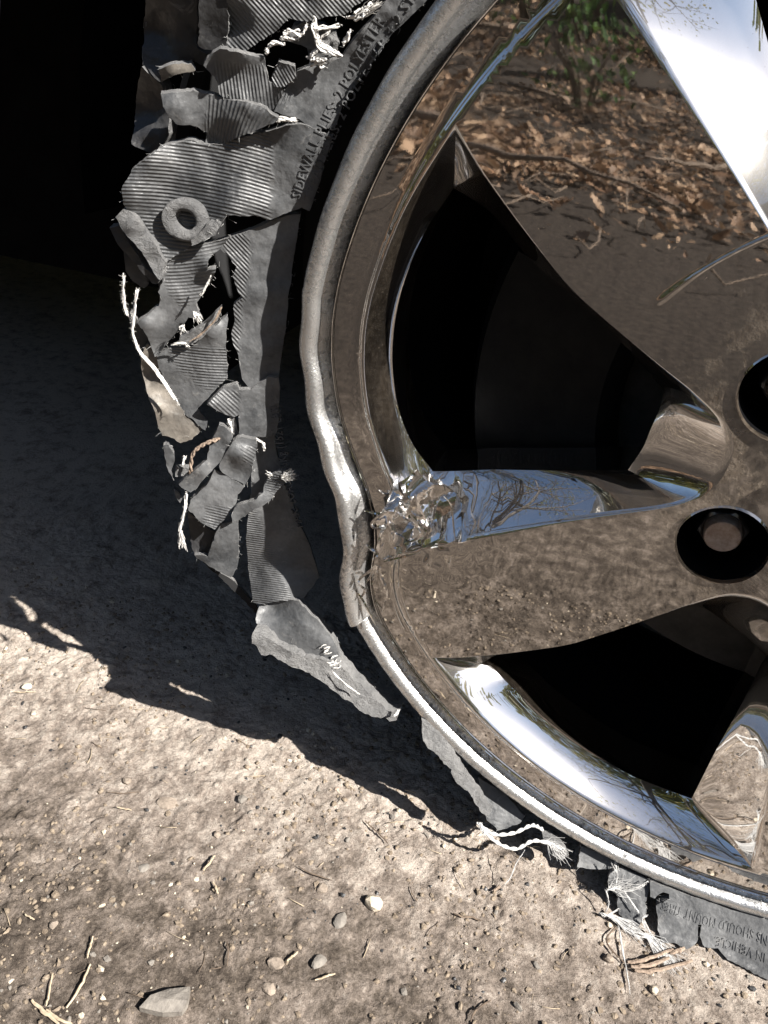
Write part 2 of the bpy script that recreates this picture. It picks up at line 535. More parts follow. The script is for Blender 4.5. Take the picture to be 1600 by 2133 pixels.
mb = MB(); mb.box((0.47, 0.12, 0.20), (2.2, 0.52, 1.2)); mb.build('sill_backing', BLACKP, car, False)
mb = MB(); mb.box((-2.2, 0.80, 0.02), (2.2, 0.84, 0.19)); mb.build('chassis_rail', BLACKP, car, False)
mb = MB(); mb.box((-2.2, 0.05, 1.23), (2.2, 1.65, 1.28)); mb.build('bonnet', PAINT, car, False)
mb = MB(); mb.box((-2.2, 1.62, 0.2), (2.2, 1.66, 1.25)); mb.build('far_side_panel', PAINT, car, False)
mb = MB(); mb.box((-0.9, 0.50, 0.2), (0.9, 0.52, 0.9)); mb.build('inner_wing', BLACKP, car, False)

# ------------------------------------------------------------------ the wheel
A_AX = 139.7
SPK = [A_AX + 72 * k for k in range(5)]
DT = np.array([0, 168, 172, 176.5, 182.6, 188, 193, 197.5, 201.8, 206.5, 210, 213, 360])
DV = np.array([0, 0, .0008, .003, .0080, .0145, .0200, .0212, .0165, .0058, .0015, 0, 0])
_dx = np.linspace(0, 360, 1441)
_dv = np.interp(_dx, DT, DV)
_k = np.hanning(17); _k /= _k.sum()
_dv = np.convolve(_dv, _k, 'same')


def dent(x, z):
    """pushes points of the wheel (x, z about its centre) inwards where the rim was bent"""
    r = np.hypot(x, z); th = np.degrees(np.arctan2(z, x)) % 360
    d = np.interp(th, _dx, _dv) * sstep(0.13, 0.25, r)
    k = (r - d) / np.maximum(r, 1e-9)
    return x * k, z * k


CRC = at([(850, 1092)], 0.0)[0]


def crumple(x, z):
    w_ = np.exp(-(((x - CRC[0]) / 0.020) ** 2 + ((z + WH - CRC[2]) / 0.020) ** 2))
    n = np.abs(fbm(x, z, 95, 2, 5) - 0.5) + 0.6 * np.abs(fbm(x * 0.7 + z, z - x * .4, 60, 2, 8) - 0.5)
    return w_ * (n - 0.18) * 0.020


def yface(x, z):
    r = np.hypot(x, z); th = np.degrees(np.arctan2(z, x))
    da = (th - A_AX + 36) % 72 - 36
    v = r * np.sin(np.radians(da))
    t = sstep(0.212, 0.244, r)
    conv = 0.16 * v * v * sstep(0.05, 0.11, r)
    y = 0.0022 + conv * (1 - t) + 0.0016 * sstep(0.2372, 0.2402, r) - 0.05 * np.clip(r - 0.2402, 0, 1) + 0.0016 * sstep(0.07, 0.03, r)
    y = y + 0.00012 * (noise2(x * 22, z * 22, 4) - 0.5)
    th2 = th % 360
    wv = 0.0011 * (0.45 + 0.75 * sstep(136, 146, th2))
    y = y - 0.00062 * np.exp(-((r - 0.1272 - 0.00012 * (th2 - 137)) / wv) ** 2) * sstep(124, 127, th2) * (1 - sstep(146, 148.5, th2))
    return y + crumple(x, z)


def pocket_xy(lst, ax, n):
    """resample a polar polyline (r, degrees from the pocket's axis) to n points"""
    P = np.array([(r * math.cos(rad(a + ax)), r * math.sin(rad(a + ax))) for r, a in lst])
    P = smooth_path(P, 8)
    d = np.r_[0, np.cumsum(np.hypot(*np.diff(P, axis=0).T))]
    t = np.linspace(0, d[-1], n)
    return np.stack([np.interp(t, d, P[:, 0]), np.interp(t, d, P[:, 1])], 1)


FA = [(.2362, -27.6), (.2193, -26.1), (.2005, -24.7), (.1814, -23.2), (.1607, -21.4), (.1424, -20.5), (.1119, -19.2), (.0947, -18.4)]
FH = [(.0947, -18.4), (.0756, -16.1), (.0681, -12.3), (.0641, -7.0), (.0632, 2.0), (.0655, 9.0), (.0700, 13.8), (.0760, 16.5)]
FB = [(.0760, 16.5), (.0860, 19.0), (.1146, 21.9), (.1500, 24.2), (.1770, 25.5), (.2079, 26.6), (.2362, 27.4)]
FR = [(.2362, 27.4), (.2366, 18), (.2366, 8), (.2366, 0), (.2366, -8), (.2366, -18), (.2362, -27.6)]
DA = [(.2262, -20.9), (.2076, -21.1), (.1867, -19.5), (.1708, -18.5), (.1453, -17.2), (.1250, -15.0), (.0994, -9.8)]
DH = [(.0994, -9.8), (.0975, -4.9), (.0978, 2.0), (.0990, 7.5), (.1044, 14.5)]
DB = [(.1044, 14.5), (.1389, 15.9), (.1752, 16.4), (.2190, 16.8)]
DR = [(.2190, 16.8), (.2262, 12.5), (.2285, 7.0), (.2288, 0.0), (.2288, -8), (.2282, -15), (.2262, -20.9)]
NS = (34, 26, 34, 36)


def loop_of(sides, ax):
    out = []
    for s, n in zip(sides, NS):
        out.append(pocket_xy(s, ax, n + 1)[:-1])
    return np.vstack(out)


wheel = thing('wheel', 'chrome five-spoke alloy wheel with a bent rim edge and flat tyre', 'wheel', (0, 0, 0.02))

# face: constrained triangulation of ring + spokes + hub with the openings left out
pts = []; edges = []; holes = []


def add_loop(P):
    i0 = len(pts)
    pts.extend([tuple(p) for p in P])
    edges.extend([(i0 + k, i0 + (k + 1) % len(P)) for k in range(len(P))])


R_OUT = 0.2532
RL, LUGR, BORE = 0.0640, 0.0207, 0.031
circ = lambda r, n, c=(0, 0): np.array([(c[0] + r * math.cos(2 * math.pi * k / n), c[1] + r * math.sin(2 * math.pi * k / n)) for k in range(n)])
add_loop(circ(R_OUT, 260))
for r_ in (0.2374, 0.2380, 0.2387, 0.2394, 0.2401): pts.extend([tuple(p) for p in circ(r_, 420)])
pockF = [loop_of((FA, FH, FB, FR), A_AX + 36 + 72 * k) for k in range(5)]
RS = [0.0, 0.0085, 0.004, 0.004, 0.004]
pockD = [loop_of((DA, DH, DB, [(r - RS[k] * (0.3 if i in (0, len(DR) - 1) else 1), a) for i, (r, a) in enumerate(DR)]), A_AX + 36 + 72 * k) for k in range(5)]
RW = np.concatenate([np.zeros(NS[0] + NS[1] + NS[2]), np.sin(np.linspace(0, math.pi, NS[3], endpoint=False)) ** .35])
for P in pockF: add_loop(P); holes.append(P)
for r_ in np.arange(0.1240, 0.1312, 0.0004):
    pts.extend([(r_ * math.cos(rad(a)), r_ * math.sin(rad(a))) for a in np.linspace(124.3, 148, 60)])
lugc = [(RL * math.cos(rad(a)), RL * math.sin(rad(a))) for a in SPK]
for c in lugc:
    P = circ(LUGR, 44, c); add_loop(P); holes.append(P)
P = circ(BORE, 60); add_loop(P); holes.append(P)
g = np.arange(-0.255, 0.256, 0.0036)
G = np.array([(x + (0.0018 if j % 2 else 0), z) for j, z in enumerate(g * 0.9) for x in g])
ga = np.degrees(np.arctan2(G[:, 1], G[:, 0])) % 360; gr = np.hypot(G[:, 0], G[:, 1])
G = G[~((gr > 0.1225) & (gr < 0.1327) & (ga > 124) & (ga < 148.3))]
rr = np.hypot(G[:, 0], G[:, 1])
keep = (rr < R_OUT - 0.002) & (rr > BORE + 0.002)
for h in holes[:5]: keep &= ~inpoly(G, h)
for c in lugc: keep &= np.hypot(G[:, 0] - c[0], G[:, 1] - c[1]) > LUGR + 0.0018
B = np.array(pts)
G = G[keep]
bd = np.array([np.min(np.hypot(B[:, 0] - p[0], B[:, 1] - p[1])) for p in G])
G = G[bd > 0.0015]
# finer points where the chrome is crumpled
cx, cz = CRC[0], CRC[2] - WH
pts.extend([tuple(p) for p in G])
V2, _, T, *_ = delaunay_2d_cdt([Vector(p) for p in pts], edges, [], 0, 1e-7)
V2 = np.array([(v.x, v.y) for v in V2])
T = np.array([t for t in T if len(t) == 3])
cen = V2[T].mean(1)
ok = np.hypot(cen[:, 0], cen[:, 1]) < R_OUT
for h in holes: ok &= ~inpoly(cen, h)
T = T[ok]; cen = cen[ok]
fx, fz = V2[:, 0], V2[:, 1]
fy = yface(fx, fz)
e = 0.0004
gxn = (yface(fx + e, fz) - yface(fx - e, fz)) / (2 * e); gzn = (yface(fx, fz + e) - yface(fx, fz - e)) / (2 * e)
NRM = np.stack([gxn, -np.ones_like(gxn), gzn], 1); NRM /= np.linalg.norm(NRM, axis=1)[:, None]
dxx, dzz = dent(fx, fz)
W3 = np.stack([dxx, fy, dzz + WH], 1)
rc = np.hypot(cen[:, 0], cen[:, 1]); thc = np.degrees(np.arctan2(cen[:, 1], cen[:, 0]))
which = np.where(rc > 0.238, 5, np.where(rc < 0.088, 6, np.round(((thc - A_AX) % 360) / 72).astype(int) % 5))


def sub_mesh(name, tri, mat, parent):
    u, inv = np.unique(tri.reshape(-1), return_inverse=True)
    F = inv.reshape(-1, 3)
    a = W3[u][F[0]]
    o = mesh_obj(name, W3[u], F, mat, parent)
    if o.data.polygons[0].normal.y > 0:
        o.data.flip_normals()
    o.data.normals_split_custom_set_from_vertices([tuple(n) for n in NRM[u]])
    return o


for k in range(5):
    o = sub_mesh('spoke', T[which == k], CHROME, wheel)
    if k == 0: o['label'] = 'spoke running up and mirroring leaf litter'
    if k == 1: o['label'] = 'spoke beside the crumpled chrome mirroring dirt'
sub_mesh('outer_ring', T[which == 5], CHROME, wheel)
sub_mesh('hub_face', T[which == 6], CHROME, wheel)

# walls of the five openings
YD = 0.0245 - 0.003 * np.concatenate([np.zeros(NS[0] + NS[1]), sstep(.6, 1, np.linspace(0, 1, NS[2], endpoint=False)), 1 - sstep(.85, 1, np.linspace(0, 1, NS[3], endpoint=False))])
nl = sum(NS)
for k in range(5):
    Fp, Dp = pockF[k], pockD[k]
    yf = yface(Fp[:, 0], Fp[:, 1])
    rows = []
    prof = [(0.0, 0.0), (0.035, 0.012), (0.10, 0.09), (0.25, 0.26), (0.45, 0.47), (0.65, 0.66), (0.82, 0.82), (0.93, 0.92), (1.0, 1.0)]
    tl = np.concatenate([np.linspace(0, 1, n, endpoint=False) + i for i, n in enumerate(NS)])
    for s, t in prof:
        XY = Fp * (1 - s) + Dp * s
        cr = crumple(XY[:, 0], XY[:, 1])
        nse = fbm(XY[:, 0] * 1.3 + s * .02, XY[:, 1] - s * .03, 170, 2, 12) - 0.5
        t = t * (1 - RW) + (1 - (1 - t) ** 1.45) * RW
        Y = yf * (1 - t) + YD * t
        wgt = np.exp(-(((XY[:, 0] - cx) / 0.022) ** 2 + ((XY[:, 1] - cz) / 0.022) ** 2))
        off = wgt * nse * 0.014 * (1 if 0 < s < 1 else 0)
        X, Z = dent(XY[:, 0] + off, XY[:, 1] + off * 0.7)
        rows.append(np.stack([X, Y + (off * 0.8), Z + WH], 1))
    # return behind the edge
    X, Z = dent(Dp[:, 0] * 1.004, Dp[:, 1] * 1.004)
    # small outward step so that the deep edge has thickness
    ctr = Dp.mean(0)
    Dq = Dp + (Dp - ctr) * 0.035
    X, Z = dent(Dq[:, 0], Dq[:, 1]); rows.append(np.stack([X, YD + 0.004, Z + WH], 1))
    rows.append(np.stack([X, YD + 0.030, Z + WH], 1))
    V = np.vstack(rows); F = []
    for i in range(len(rows) - 1):
        for j in range(nl):
            j2 = (j + 1) % nl
            F.append((i * nl + j, (i + 1) * nl + j, (i + 1) * nl + j2, i * nl + j2))
    mesh_obj('opening_wall', V, F, CHROME2, wheel, True, 38)


# rim lip: worn aluminium bead with a groove behind it; the bent stretch ends over the straight one
def lathe(name, prof, mat, parent, a0=0, a1=360, n=300, bent=True, sharp=None, dr=None, dy=None, cap=False):
    full = abs(a1 - a0) >= 359.9
    angs = np.linspace(a0, a1, n + (0 if full else 1), endpoint=not full)
    rows = []
    for a in angs:
        r = np.array([p[0] for p in prof]); y = np.array([p[1] for p in prof])
        if dr is not None: r = r + dr(a, r)
        if dy is not None: y = y + dy(a)
        x = r * math.cos(rad(a)); z = r * math.sin(rad(a))
        if bent: x, z = dent(x, z)
        rows.append(np.stack([x, y, z + WH], 1))
    m_ = len(prof); V = np.vstack(rows); F = []
    nn = len(angs)
    for i in range(nn if full else nn - 1):
        i2 = (i + 1) % nn
        for k in range(m_ - 1):
            F.append((i * m_ + k, i * m_ + k + 1, i2 * m_ + k + 1, i2 * m_ + k))
    if cap and not full:
        F.append(tuple(range(m_))[::-1]); F.append(tuple((nn - 1) * m_ + k for k in range(m_)))
    return mesh_obj(name, V, F, mat, parent, True, sharp)


bead = [(0.262, 0.026), (0.2672, 0.016)]
for t in np.linspace(-50, 172, 15):
    bead.append((0.2656 + 0.0049 * math.cos(rad(t)), 0.0045 - 0.0060 * math.sin(rad(t))))
bead += [(0.2606, 0.0036), (0.2608, 0.0045), (0.2600, 0.0050), (0.2572, 0.0088), (0.2560, 0.0120), (0.2565, 0.0160), (0.258, 0.024)]
wob = lambda a, r: 0.0006 * math.sin(a * 0.9) * (1 if 170 < a < 214 else 0.2)
o = lathe('rim_bead', bead, LIP, wheel, 60, 211.6, 330, True, 60, wob,
          lambda a: -0.0075 * float(sstep(176, 200, np.array(a))) + 0.0020 * float(sstep(203, 211, np.array(a))), True)
o['label'] = 'rim edge bent inwards in a wave'
wob2 = lambda a, r: 0.0005 * (noise2(np.array(a * 2.1), np.array(3.0), 3) - 0.5)
lathe('rim_bead', bead, LIP, wheel, 210.2, 420, 420, False, 60, wob2, None, True)
band = [(0.2578, 0.0165), (0.2550, 0.0160), (0.2538, 0.0120), (0.25345, 0.0030), (0.2532, 0.0014), (0.2529, 0.0017)]
o = lathe('ring_edge', band, CHROME2, wheel, 0, 360, 420, True, 50)
# barrel behind
lathe('rim_barrel', [(0.262, 0.024), (0.258, 0.030), (0.246, 0.036), (0.240, 0.05), (0.225, 0.08), (0.225, 0.15), (0.24, 0.19), (0.262, 0.20)], RIMB, wheel, 0, 360, 160, True, 40)
lathe('rim_barrel', [(0.243, 0.034), (0.238, 0.05), (0.2215, 0.08), (0.2215, 0.16)], BLACKP, wheel, 0, 360, 120, True, 40)

# lug wells, nuts and studs
for c in lugc:
    mbw = MB(); n = 44
    V = []
    for r, y in ((LUGR, 0.0), (LUGR * 0.975, 0.0012), (LUGR * 0.95, 0.004), (LUGR * 0.92, 0.030), (LUGR * 0.55, 0.033), (0.0, 0.033)):
        for k in range(n):
            a = 2 * math.pi * k / n
            x = c[0] + r * math.cos(a); z = c[1] + r * math.sin(a)
            yy = float(yface(np.array([x]), np.array([z]))[0]) if y == 0 else y
            V.append((x, yy, z + WH))
    F = [(i * n + k, (i + 1) * n + k, (i + 1) * n + (k + 1) % n, i * n + (k + 1) % n) for i in range(5) for k in range(n)]
    me_ = mesh_obj('lug_well', V, F, [CHROME2, BLACKP], wheel, True, 35)
    for p_ in me_.data.polygons:
        if p_.index >= 2 * n: p_.material_index = 1
    nut = MB(); V = []; seg = 48
    hexr = lambda a, R: R * math.cos(math.pi / 6) / math.cos(((a + math.pi / 6) % (math.pi / 3)) - math.pi / 6)
    for R, y, hx in ((0.0118, 0.034, 1), (0.0118, 0.0165, 1), (0.0112, 0.0155, 1), (0.0096, 0.0150, 0), (0.0088, 0.0162, 0)):
        for k in range(seg):
            a = 2 * math.pi * k / seg
            r = hexr(a + 0.3, R) if hx else R
            V.append((c[0] + r * math.cos(a), y, c[1] + r * math.sin(a) + WH))
    nut.add(V, [(i * seg + k, (i + 1) * seg + k, (i + 1) * seg + (k + 1) % seg, i * seg + (k + 1) % seg) for i in range(4) for k in range(seg)])
    on = nut.build('lug_nut', STEEL, wheel, True, 25)
    st = MB(); V = []
    for R, y in ((0.0084, 0.03), (0.0084, 0.0108), (0.0078, 0.0098), (0.005, 0.0094), (0.0034, 0.0100), (0.0008, 0.0100)):
        for k in range(28):
            a = 2 * math.pi * k / 28
            V.append((c[0] + R * math.cos(a), y, c[1] + R * math.sin(a) + WH))
    st.add(V, [(i * 28 + k, (i + 1) * 28 + k, (i + 1) * 28 + (k + 1) % 28, i * 28 + (k + 1) % 28) for i in range(5) for k in range(28)] + [tuple(5 * 28 + k for k in range(28))])
    s_ = st.build('stud', RUST, on, True, 35)
    s_.location = -Vector(wheel.location) - Vector(on.location)
# centre cap
cap = [(BORE, -0.0035), (BORE * 0.98, -0.002), (BORE * 0.95, 0.002), (BORE * 0.93, -0.004), (BORE * 0.85, -0.0065), (BORE * 0.4, -0.0075), (0.0005, -0.0078)]
lathe('centre_cap', cap, CHROME, wheel, 0, 360, 72, False, 40)

# torn slivers of chrome film around the crease
sliv = [([(792, 1182), (793, 1199), (802, 1221), (804, 1240), (800, 1258), (795, 1274)], .0011, -.008),
        ([(809, 1064), (788, 1076), (775, 1089), (778, 1099), (795, 1102)], .0009, -.011),
        ([(924, 1033), (936, 1045), (942, 1060), (945, 1095), (949, 1127)], .0005, -.0075),
        ([(783, 1176), (770, 1190), (752, 1203), (747, 1213)], .0009, -.009), ([(783, 1176), (775, 1195), (762, 1214)], .0008, -.010),
        ([(786, 1178), (783, 1196), (774, 1218)], .0008, -.009), ([(792, 1110), (797, 1128), (785, 1146), (786, 1160)], .0010, -.012),
        ([(763, 1135), (776, 1145), (784, 1152)], .0010, -.010), ([(735, 1222), (748, 1240), (762, 1262), (783, 1301)], .0010, -.004),
        ([(842, 1132), (868, 1122), (880, 1108)], .0008, -.010), ([(748, 1218), (760, 1230), (750, 1247)], .0009, -.006),
        ([(800, 1170), (840, 1160), (880, 1151)], .0007, -.0075), ([(760, 1064), (785, 1070), (812, 1068)], .0007, -.009)]
for P, r, y in sliv:
    pp = smooth_path(P, 5)
    yy = y + 0.002 * np.sin(np.linspace(0, 3, len(pp)))
    mb = MB(); tp = at(pp, yy)
    rad_ = [r * (0.35 + 0.65 * math.sin(math.pi * min(1, max(0.02, (i + .5) / len(pp))))) for i in range(len(pp))]
    mb.tube(tp, rad_, 5); mb.build('chrome_sliver', CHROME2, wheel, True, 60)
# crumpled film: one creased sheet over the crushed corner, and loose facets
CP = np.array([(800, 1060), (822, 1015), (852, 992), (868, 978), (886, 1002), (925, 1012), (950, 1030), (946, 1058), (905, 1088), (892, 1118), (850, 1132), (842, 1150), (796, 1166), (784, 1140), (792, 1105), (780, 1086)], float)
cg = np.array([(x + random.uniform(-1.2, 1.2), y + random.uniform(-1.2, 1.2)) for x in range(770, 955, 5) for y in range(975, 1170, 5)])
cg = np.vstack([jagged(CP, 3, 91, 6), cg[inpoly(cg, CP)]])
cv, _, ct, *_ = delaunay_2d_cdt([Vector(p) for p in cg], [], [], 0, 1e-5)
cv = np.array([(v.x, v.y) for v in cv]); ct = [t for t in ct if len(t) == 3 and inpoly(np.array([cv[list(t)].mean(0)]), CP)[0]]
ua = np.arctan2(cv[:, 1] - 985, cv[:, 0] - 905); ur = np.hypot(cv[:, 1] - 985, cv[:, 0] - 905)
fold = lambda ox, oy, ang, wd: np.exp(-np.abs((cv[:, 0] - ox) * -math.sin(rad(ang)) + (cv[:, 1] - oy) * math.cos(rad(ang))) / wd)
cyy = 0.0005 + (cv[:, 0] - 860) * 0.00004 - (cv[:, 1] - 1075) * 0.00006 + 0.0060 * (fbm(cv[:, 0], cv[:, 1], 1 / 80., 2, 17) - .5)
for ox, oy, ang, am, wd in ((868, 980, 118, -.0040, 16), (905, 1010, 150, -.0030, 12), (830, 1030, 60, .0024, 10), (850, 1080, 20, -.0026, 11), (815, 1110, 75, -.0024, 9), (895, 1060, 100, .0022, 10), (800, 1090, -25, .002, 8)):
    cyy = cyy + am * fold(ox, oy, ang, wd)
W = at(cv, cyy); nW = len(W)
mesh_obj('crumpled_film', np.vstack([W, W + np.array([0, .0006, 0])]), [tuple(t) for t in ct] + [tuple(i + nW for i in t[::-1]) for t in ct], CHROME2, wheel, True, 40)
for k in range(4):
    a = random.uniform(0, 6.28); rr_ = 75 * random.random() ** 0.7
    u, v = 852 + rr_ * math.cos(a) * 0.95, 1082 + rr_ * math.sin(a) * 0.9
    n = random.choice([4, 5, 6]); sz = random.uniform(12, 34)
    an = sorted(random.uniform(0, 6.28) for _ in range(n)); st_ = random.uniform(0.35, 1.0); ro = random.uniform(0, 3.14)
    P = []
    for t in an:
        ex, ey = sz * math.cos(t), sz * st_ * math.sin(t)
        P.append((u + ex * math.cos(ro) - ey * math.sin(ro), v + ex * math.sin(ro) + ey * math.cos(ro)))
    y0 = -0.003 - 0.006 * math.exp(-((u - 820) / 45) ** 2) + random.uniform(-.002, .003)
    tx, ty = random.gauss(.00007, .00010), random.gauss(-.00009, .00010)
    yy = np.array([y0 + (p[0] - u) * tx + (p[1] - v) * ty for p in P] + [y0 - random.uniform(0, .0025)])
    W = at(P + [(u, v)], yy)
    mesh_obj('crumpled_film', W, [(i, (i + 1) % n, n) for i in range(n)], CHROME2, wheel, False)

# brake behind the spokes
brake = thing('brake', 'dark brake disc and caliper behind the spokes', 'brake', (0, 0.09, 0.12))
lathe('brake_disc', [(0.165, 0.085), (0.165, 0.092), (0.085, 0.092), (0.085, 0.085), (0.165, 0.085)], IRON, brake, 0, 360, 90, False, 30)
lathe('disc_hat', [(0.088, 0.09), (0.084, 0.06), (0.07, 0.055), (0.03, 0.055), (0.001, 0.055)], DARKM, brake, 0, 360, 60, False, 30)
lathe('caliper', [(0.19, 0.06), (0.195, 0.075), (0.195, 0.12), (0.12, 0.12), (0.115, 0.07), (0.125, 0.058), (0.19, 0.06)], DARKM, brake, 160, 205, 24, False, 30, cap=True)

# ------------------------------------------------------------------ the tyre: torn fragments on the collapsed sidewall
tyre = thing('tyre', 'shredded black tyre torn off the rim with frayed cords hanging out', 'tyre', (-0.1, 0.05, 0.01))


def s_left(r):
    return 0.010 - 0.04 * (r - 0.275) / 0.09


def s_low(r):
    return -0.003 - 1.05 * (r - 0.271)


def on_surf(px, surf, off):
    px = np.asarray(px, float); y = np.zeros(len(px))
    for _ in range(14):
        q_ = at(px, y)
        r = np.hypot(q_[:, 0], q_[:, 2] - WH)
        y = 0.4 * y + 0.6 * (surf(r) + off)
    q_ = at(px, y)
    low = q_[:, 2] < 0.0012
    if low.any():
        gq = atg(px, 0.0012); q_[low] = gq[low]
    return q_


PIECE = [0]
FRAY = MB()


def piece(name, poly, mat, surf=s_left, off=0.0, thick=0.0035, jag=2.5, grid=8.0, rib=None, ribpoly=None, lifts=(), rough=0.0008, parent=None, tears=(), label=None):
    """one torn fragment: outline in the photograph laid on the sidewall's own surface at its own depth, with thickness"""
    PIECE[0] += 1; sd = PIECE[0]
    O = jagged(poly, jag, sd)
    lo, hi = O.min(0), O.max(0)
    gx_ = np.arange(lo[0], hi[0], grid); gy_ = np.arange(lo[1], hi[1], grid)
    Q = np.array([(x, y) for x in gx_ for y in gy_], float)
    if len(Q):
        Q = Q + RNG.uniform(-.3, .3, Q.shape) * grid
        Q = Q[inpoly(Q, O)]
        if len(Q):
            dd = np.sqrt(((Q[:, None, :] - O[None, :, :]) ** 2).sum(2)).min(1)
            Q = Q[dd > grid * 0.5]
    P = np.vstack([O, Q]) if len(Q) else O
    n = len(O)
    V, E, F, *_ = delaunay_2d_cdt([Vector(p) for p in P], [(i, (i + 1) % n) for i in range(n)], [], 0, 1e-5)
    V = np.array([(v.x, v.y) for v in V]); F = np.array([f for f in F if len(f) == 3])
    c = V[F].mean(1); F = F[inpoly(c, O)]
    for tp in tears:
        F = F[~inpoly(V[F].mean(1), tp)]
    # orientation
    a, b, d = V[F[:, 0]], V[F[:, 1]], V[F[:, 2]]
    cr = (b[:, 0] - a[:, 0]) * (d[:, 1] - a[:, 1]) - (b[:, 1] - a[:, 1]) * (d[:, 0] - a[:, 0])
    F[cr > 0] = F[cr > 0][:, ::-1]
    o_ = off + rough * 2 * (fbm(V[:, 0], V[:, 1], 1 / 34.0, 3, sd) - 0.5) + 0.006 * (fbm(V[:, 0], V[:, 1], 1 / 150.0, 2, 99) - 0.5) + 0.0026 * (fbm(V[:, 0], V[:, 1], 1 / 62.0, 2, sd + 40) - 0.5)
    for (lx, ly, lr, am) in lifts:
        o_ = o_ + am * np.exp(-(((V[:, 0] - lx) ** 2 + (V[:, 1] - ly) ** 2) / (lr * lr)))
    W = on_surf(V, surf, o_)
    used = np.unique(F); remap = -np.ones(len(V), int); remap[used] = np.arange(len(used))
    F = remap[F]; W = W[used]; V = V[used]
    nv = len(W)
    back = W + np.array([0, 1, 0]) * thick + (W - np.array([0, 0, WH])) * np.array([0.006, 0, 0.006])
    back[:, 2] = np.maximum(back[:, 2], 0.0008)
    ed = {}
    for f in F:
        for i in range(3):
            k = (f[i], f[(i + 1) % 3])
            if (k[1], k[0]) in ed: ed.pop((k[1], k[0]))
            else: ed[k] = 1
    faces = [tuple(f) for f in F] + [tuple(i + nv for i in f[::-1]) for f in F] + [(k[1], k[0], k[0] + nv, k[1] + nv) for k in ed]
    ob = mesh_obj(name, np.vstack([W, back]), faces, [mat, RUBT], parent or tyre, True, 42)
    mi = np.zeros(len(faces), np.int32); mi[2 * len(F):] = 1
    ob.data.polygons.foreach_set('material_index', mi)
    at1 = ob.data.attributes.new('rib', 'FLOAT', 'POINT'); at2 = ob.data.attributes.new('ribm', 'FLOAT', 'POINT')
    u = np.zeros(nv); mk = np.zeros(nv)
    if rib:
        ang, sp = rib[:2]; curve = rib[2] if len(rib) > 2 else 0.0
        ang = np.radians(ang + curve * (V[:, 0] - V[:, 0].mean()) / 100.0) if curve else math.radians(ang)
        ctr = V.mean(0)
        u = (-(V[:, 0] - ctr[0]) * np.sin(ang) + (V[:, 1] - ctr[1]) * np.cos(ang)) / (sp * 0.80)
        if ribpoly is None: mk[:] = 1
        elif callable(ribpoly): mk = ribpoly(V, W)
        else: mk[inpoly(V, np.array(ribpoly))] = 1
    at1.data.foreach_set('value', np.r_[u, u]); at2.data.foreach_set('value', np.r_[mk, mk * 0])
    ks = list(ed)
    for q_ in range(int(len(ks) * (0.45 if mat is not INNER else 0))):
        k = random.choice(ks); p0 = W[k[0]] + np.array([0, random.uniform(0, thick), 0])
        d0 = RNG.normal(0, 1, 3); d0[1] = -abs(d0[1]) * .6; d0 /= np.linalg.norm(d0)
        L = 0.0006 + 0.0022 * random.random() ** 2.5
        FRAY.tube([p0, p0 + d0 * L * .5, p0 + (d0 + RNG.normal(0, .5, 3)) * L], [.00009, .00007, .00004], 3, False)
    if label: ob['label'] = label
    return ob


def byr(r0):
    return lambda V, W: (np.hypot(W[:, 0], W[:, 2] - WH) > r0).astype(float)


# carcass behind the fragments: tread band and inner sidewall, in the dark
lathe('tread_band', [(0.352, 0.012), (0.364, 0.028), (0.366, 0.10), (0.362, 0.19), (0.345, 0.205), (0.27, 0.205), (0.266, 0.198), (0.335, 0.192), (0.352, 0.185), (0.356, 0.10), (0.353, 0.03), (0.348, 0.016), (0.352, 0.012)],
      INNER, tyre, 20, 187, 150, False, 40)
lathe('inner_sidewall', [(0.262, 0.20), (0.285, 0.205), (0.289, 0.12), (0.287, 0.02), (0.279, 0.03), (0.277, 0.12), (0.262, 0.19)], INNER, tyre, 243, 300, 60, False, 40)
def sidewall_arc(a0, a1, n):
    V = []; F = []; m_ = 9
    for a in np.linspace(a0, a1, n):
        sn = math.sin(rad(a)); rm = 0.355 if sn > -0.05 else min(0.355, (WH - 0.003) / -sn)
        for t in np.linspace(0, 1, m_):
            r = 0.276 + t * (rm - 0.276)
            y = s_left(r) - 0.012 * max(0.0, 0.33 - rm) / 0.05 * t
            V.append((r * math.cos(rad(a)), y, r * sn + WH))
    for i in range(n - 1):
        for k in range(m_ - 1): F.append((i * m_ + k, i * m_ + k + 1, (i + 1) * m_ + k + 1, (i + 1) * m_ + k))
    V = np.array(V); k0 = len(V); B = V + np.array([0, .006, 0])
    F = F + [tuple(q + k0 for q in f[::-1]) for f in F]
    for i in range(n - 1):
        F.append((i * m_, (i + 1) * m_, (i + 1) * m_ + k0, i * m_ + k0)); e_ = m_ - 1
        F.append((i * m_ + e_, i * m_ + e_ + k0, (i + 1) * m_ + e_ + k0, (i + 1) * m_ + e_))
    return mesh_obj('sidewall_piece', np.vstack([V, B]), F, RUB, tyre, True, 50)


sidewall_arc(-62, 141.5, 130)
lathe('tread_band', [(0.352, 0.004), (0.364, 0.028), (0.366, 0.10), (0.362, 0.19), (0.345, 0.205)], RUBD, tyre, -28, 141, 120, False, 40)
# shoulder
piece('shoulder_block', [(312, -130), (411, -130), (411, 98), (430, 112), (424, 136), (400, 122), (340, 142), (333, 170), (296, 134)], RUBD, off=0.016, thick=0.01, rough=0.002, lifts=[(300, 60, 60, .012)])
piece('shoulder_block', [(296, 138), (335, 176), (352, 246), (350, 282), (322, 320), (275, 300), (283, 205)], RUBD, off=0.016, thick=0.01, rough=0.002, lifts=[(280, 230, 60, .012)])
piece('shoulder_strip', [(411, -130), (474, -130), (474, 106), (440, 104), (414, 96)], RUBD, off=0.006, thick=0.006)
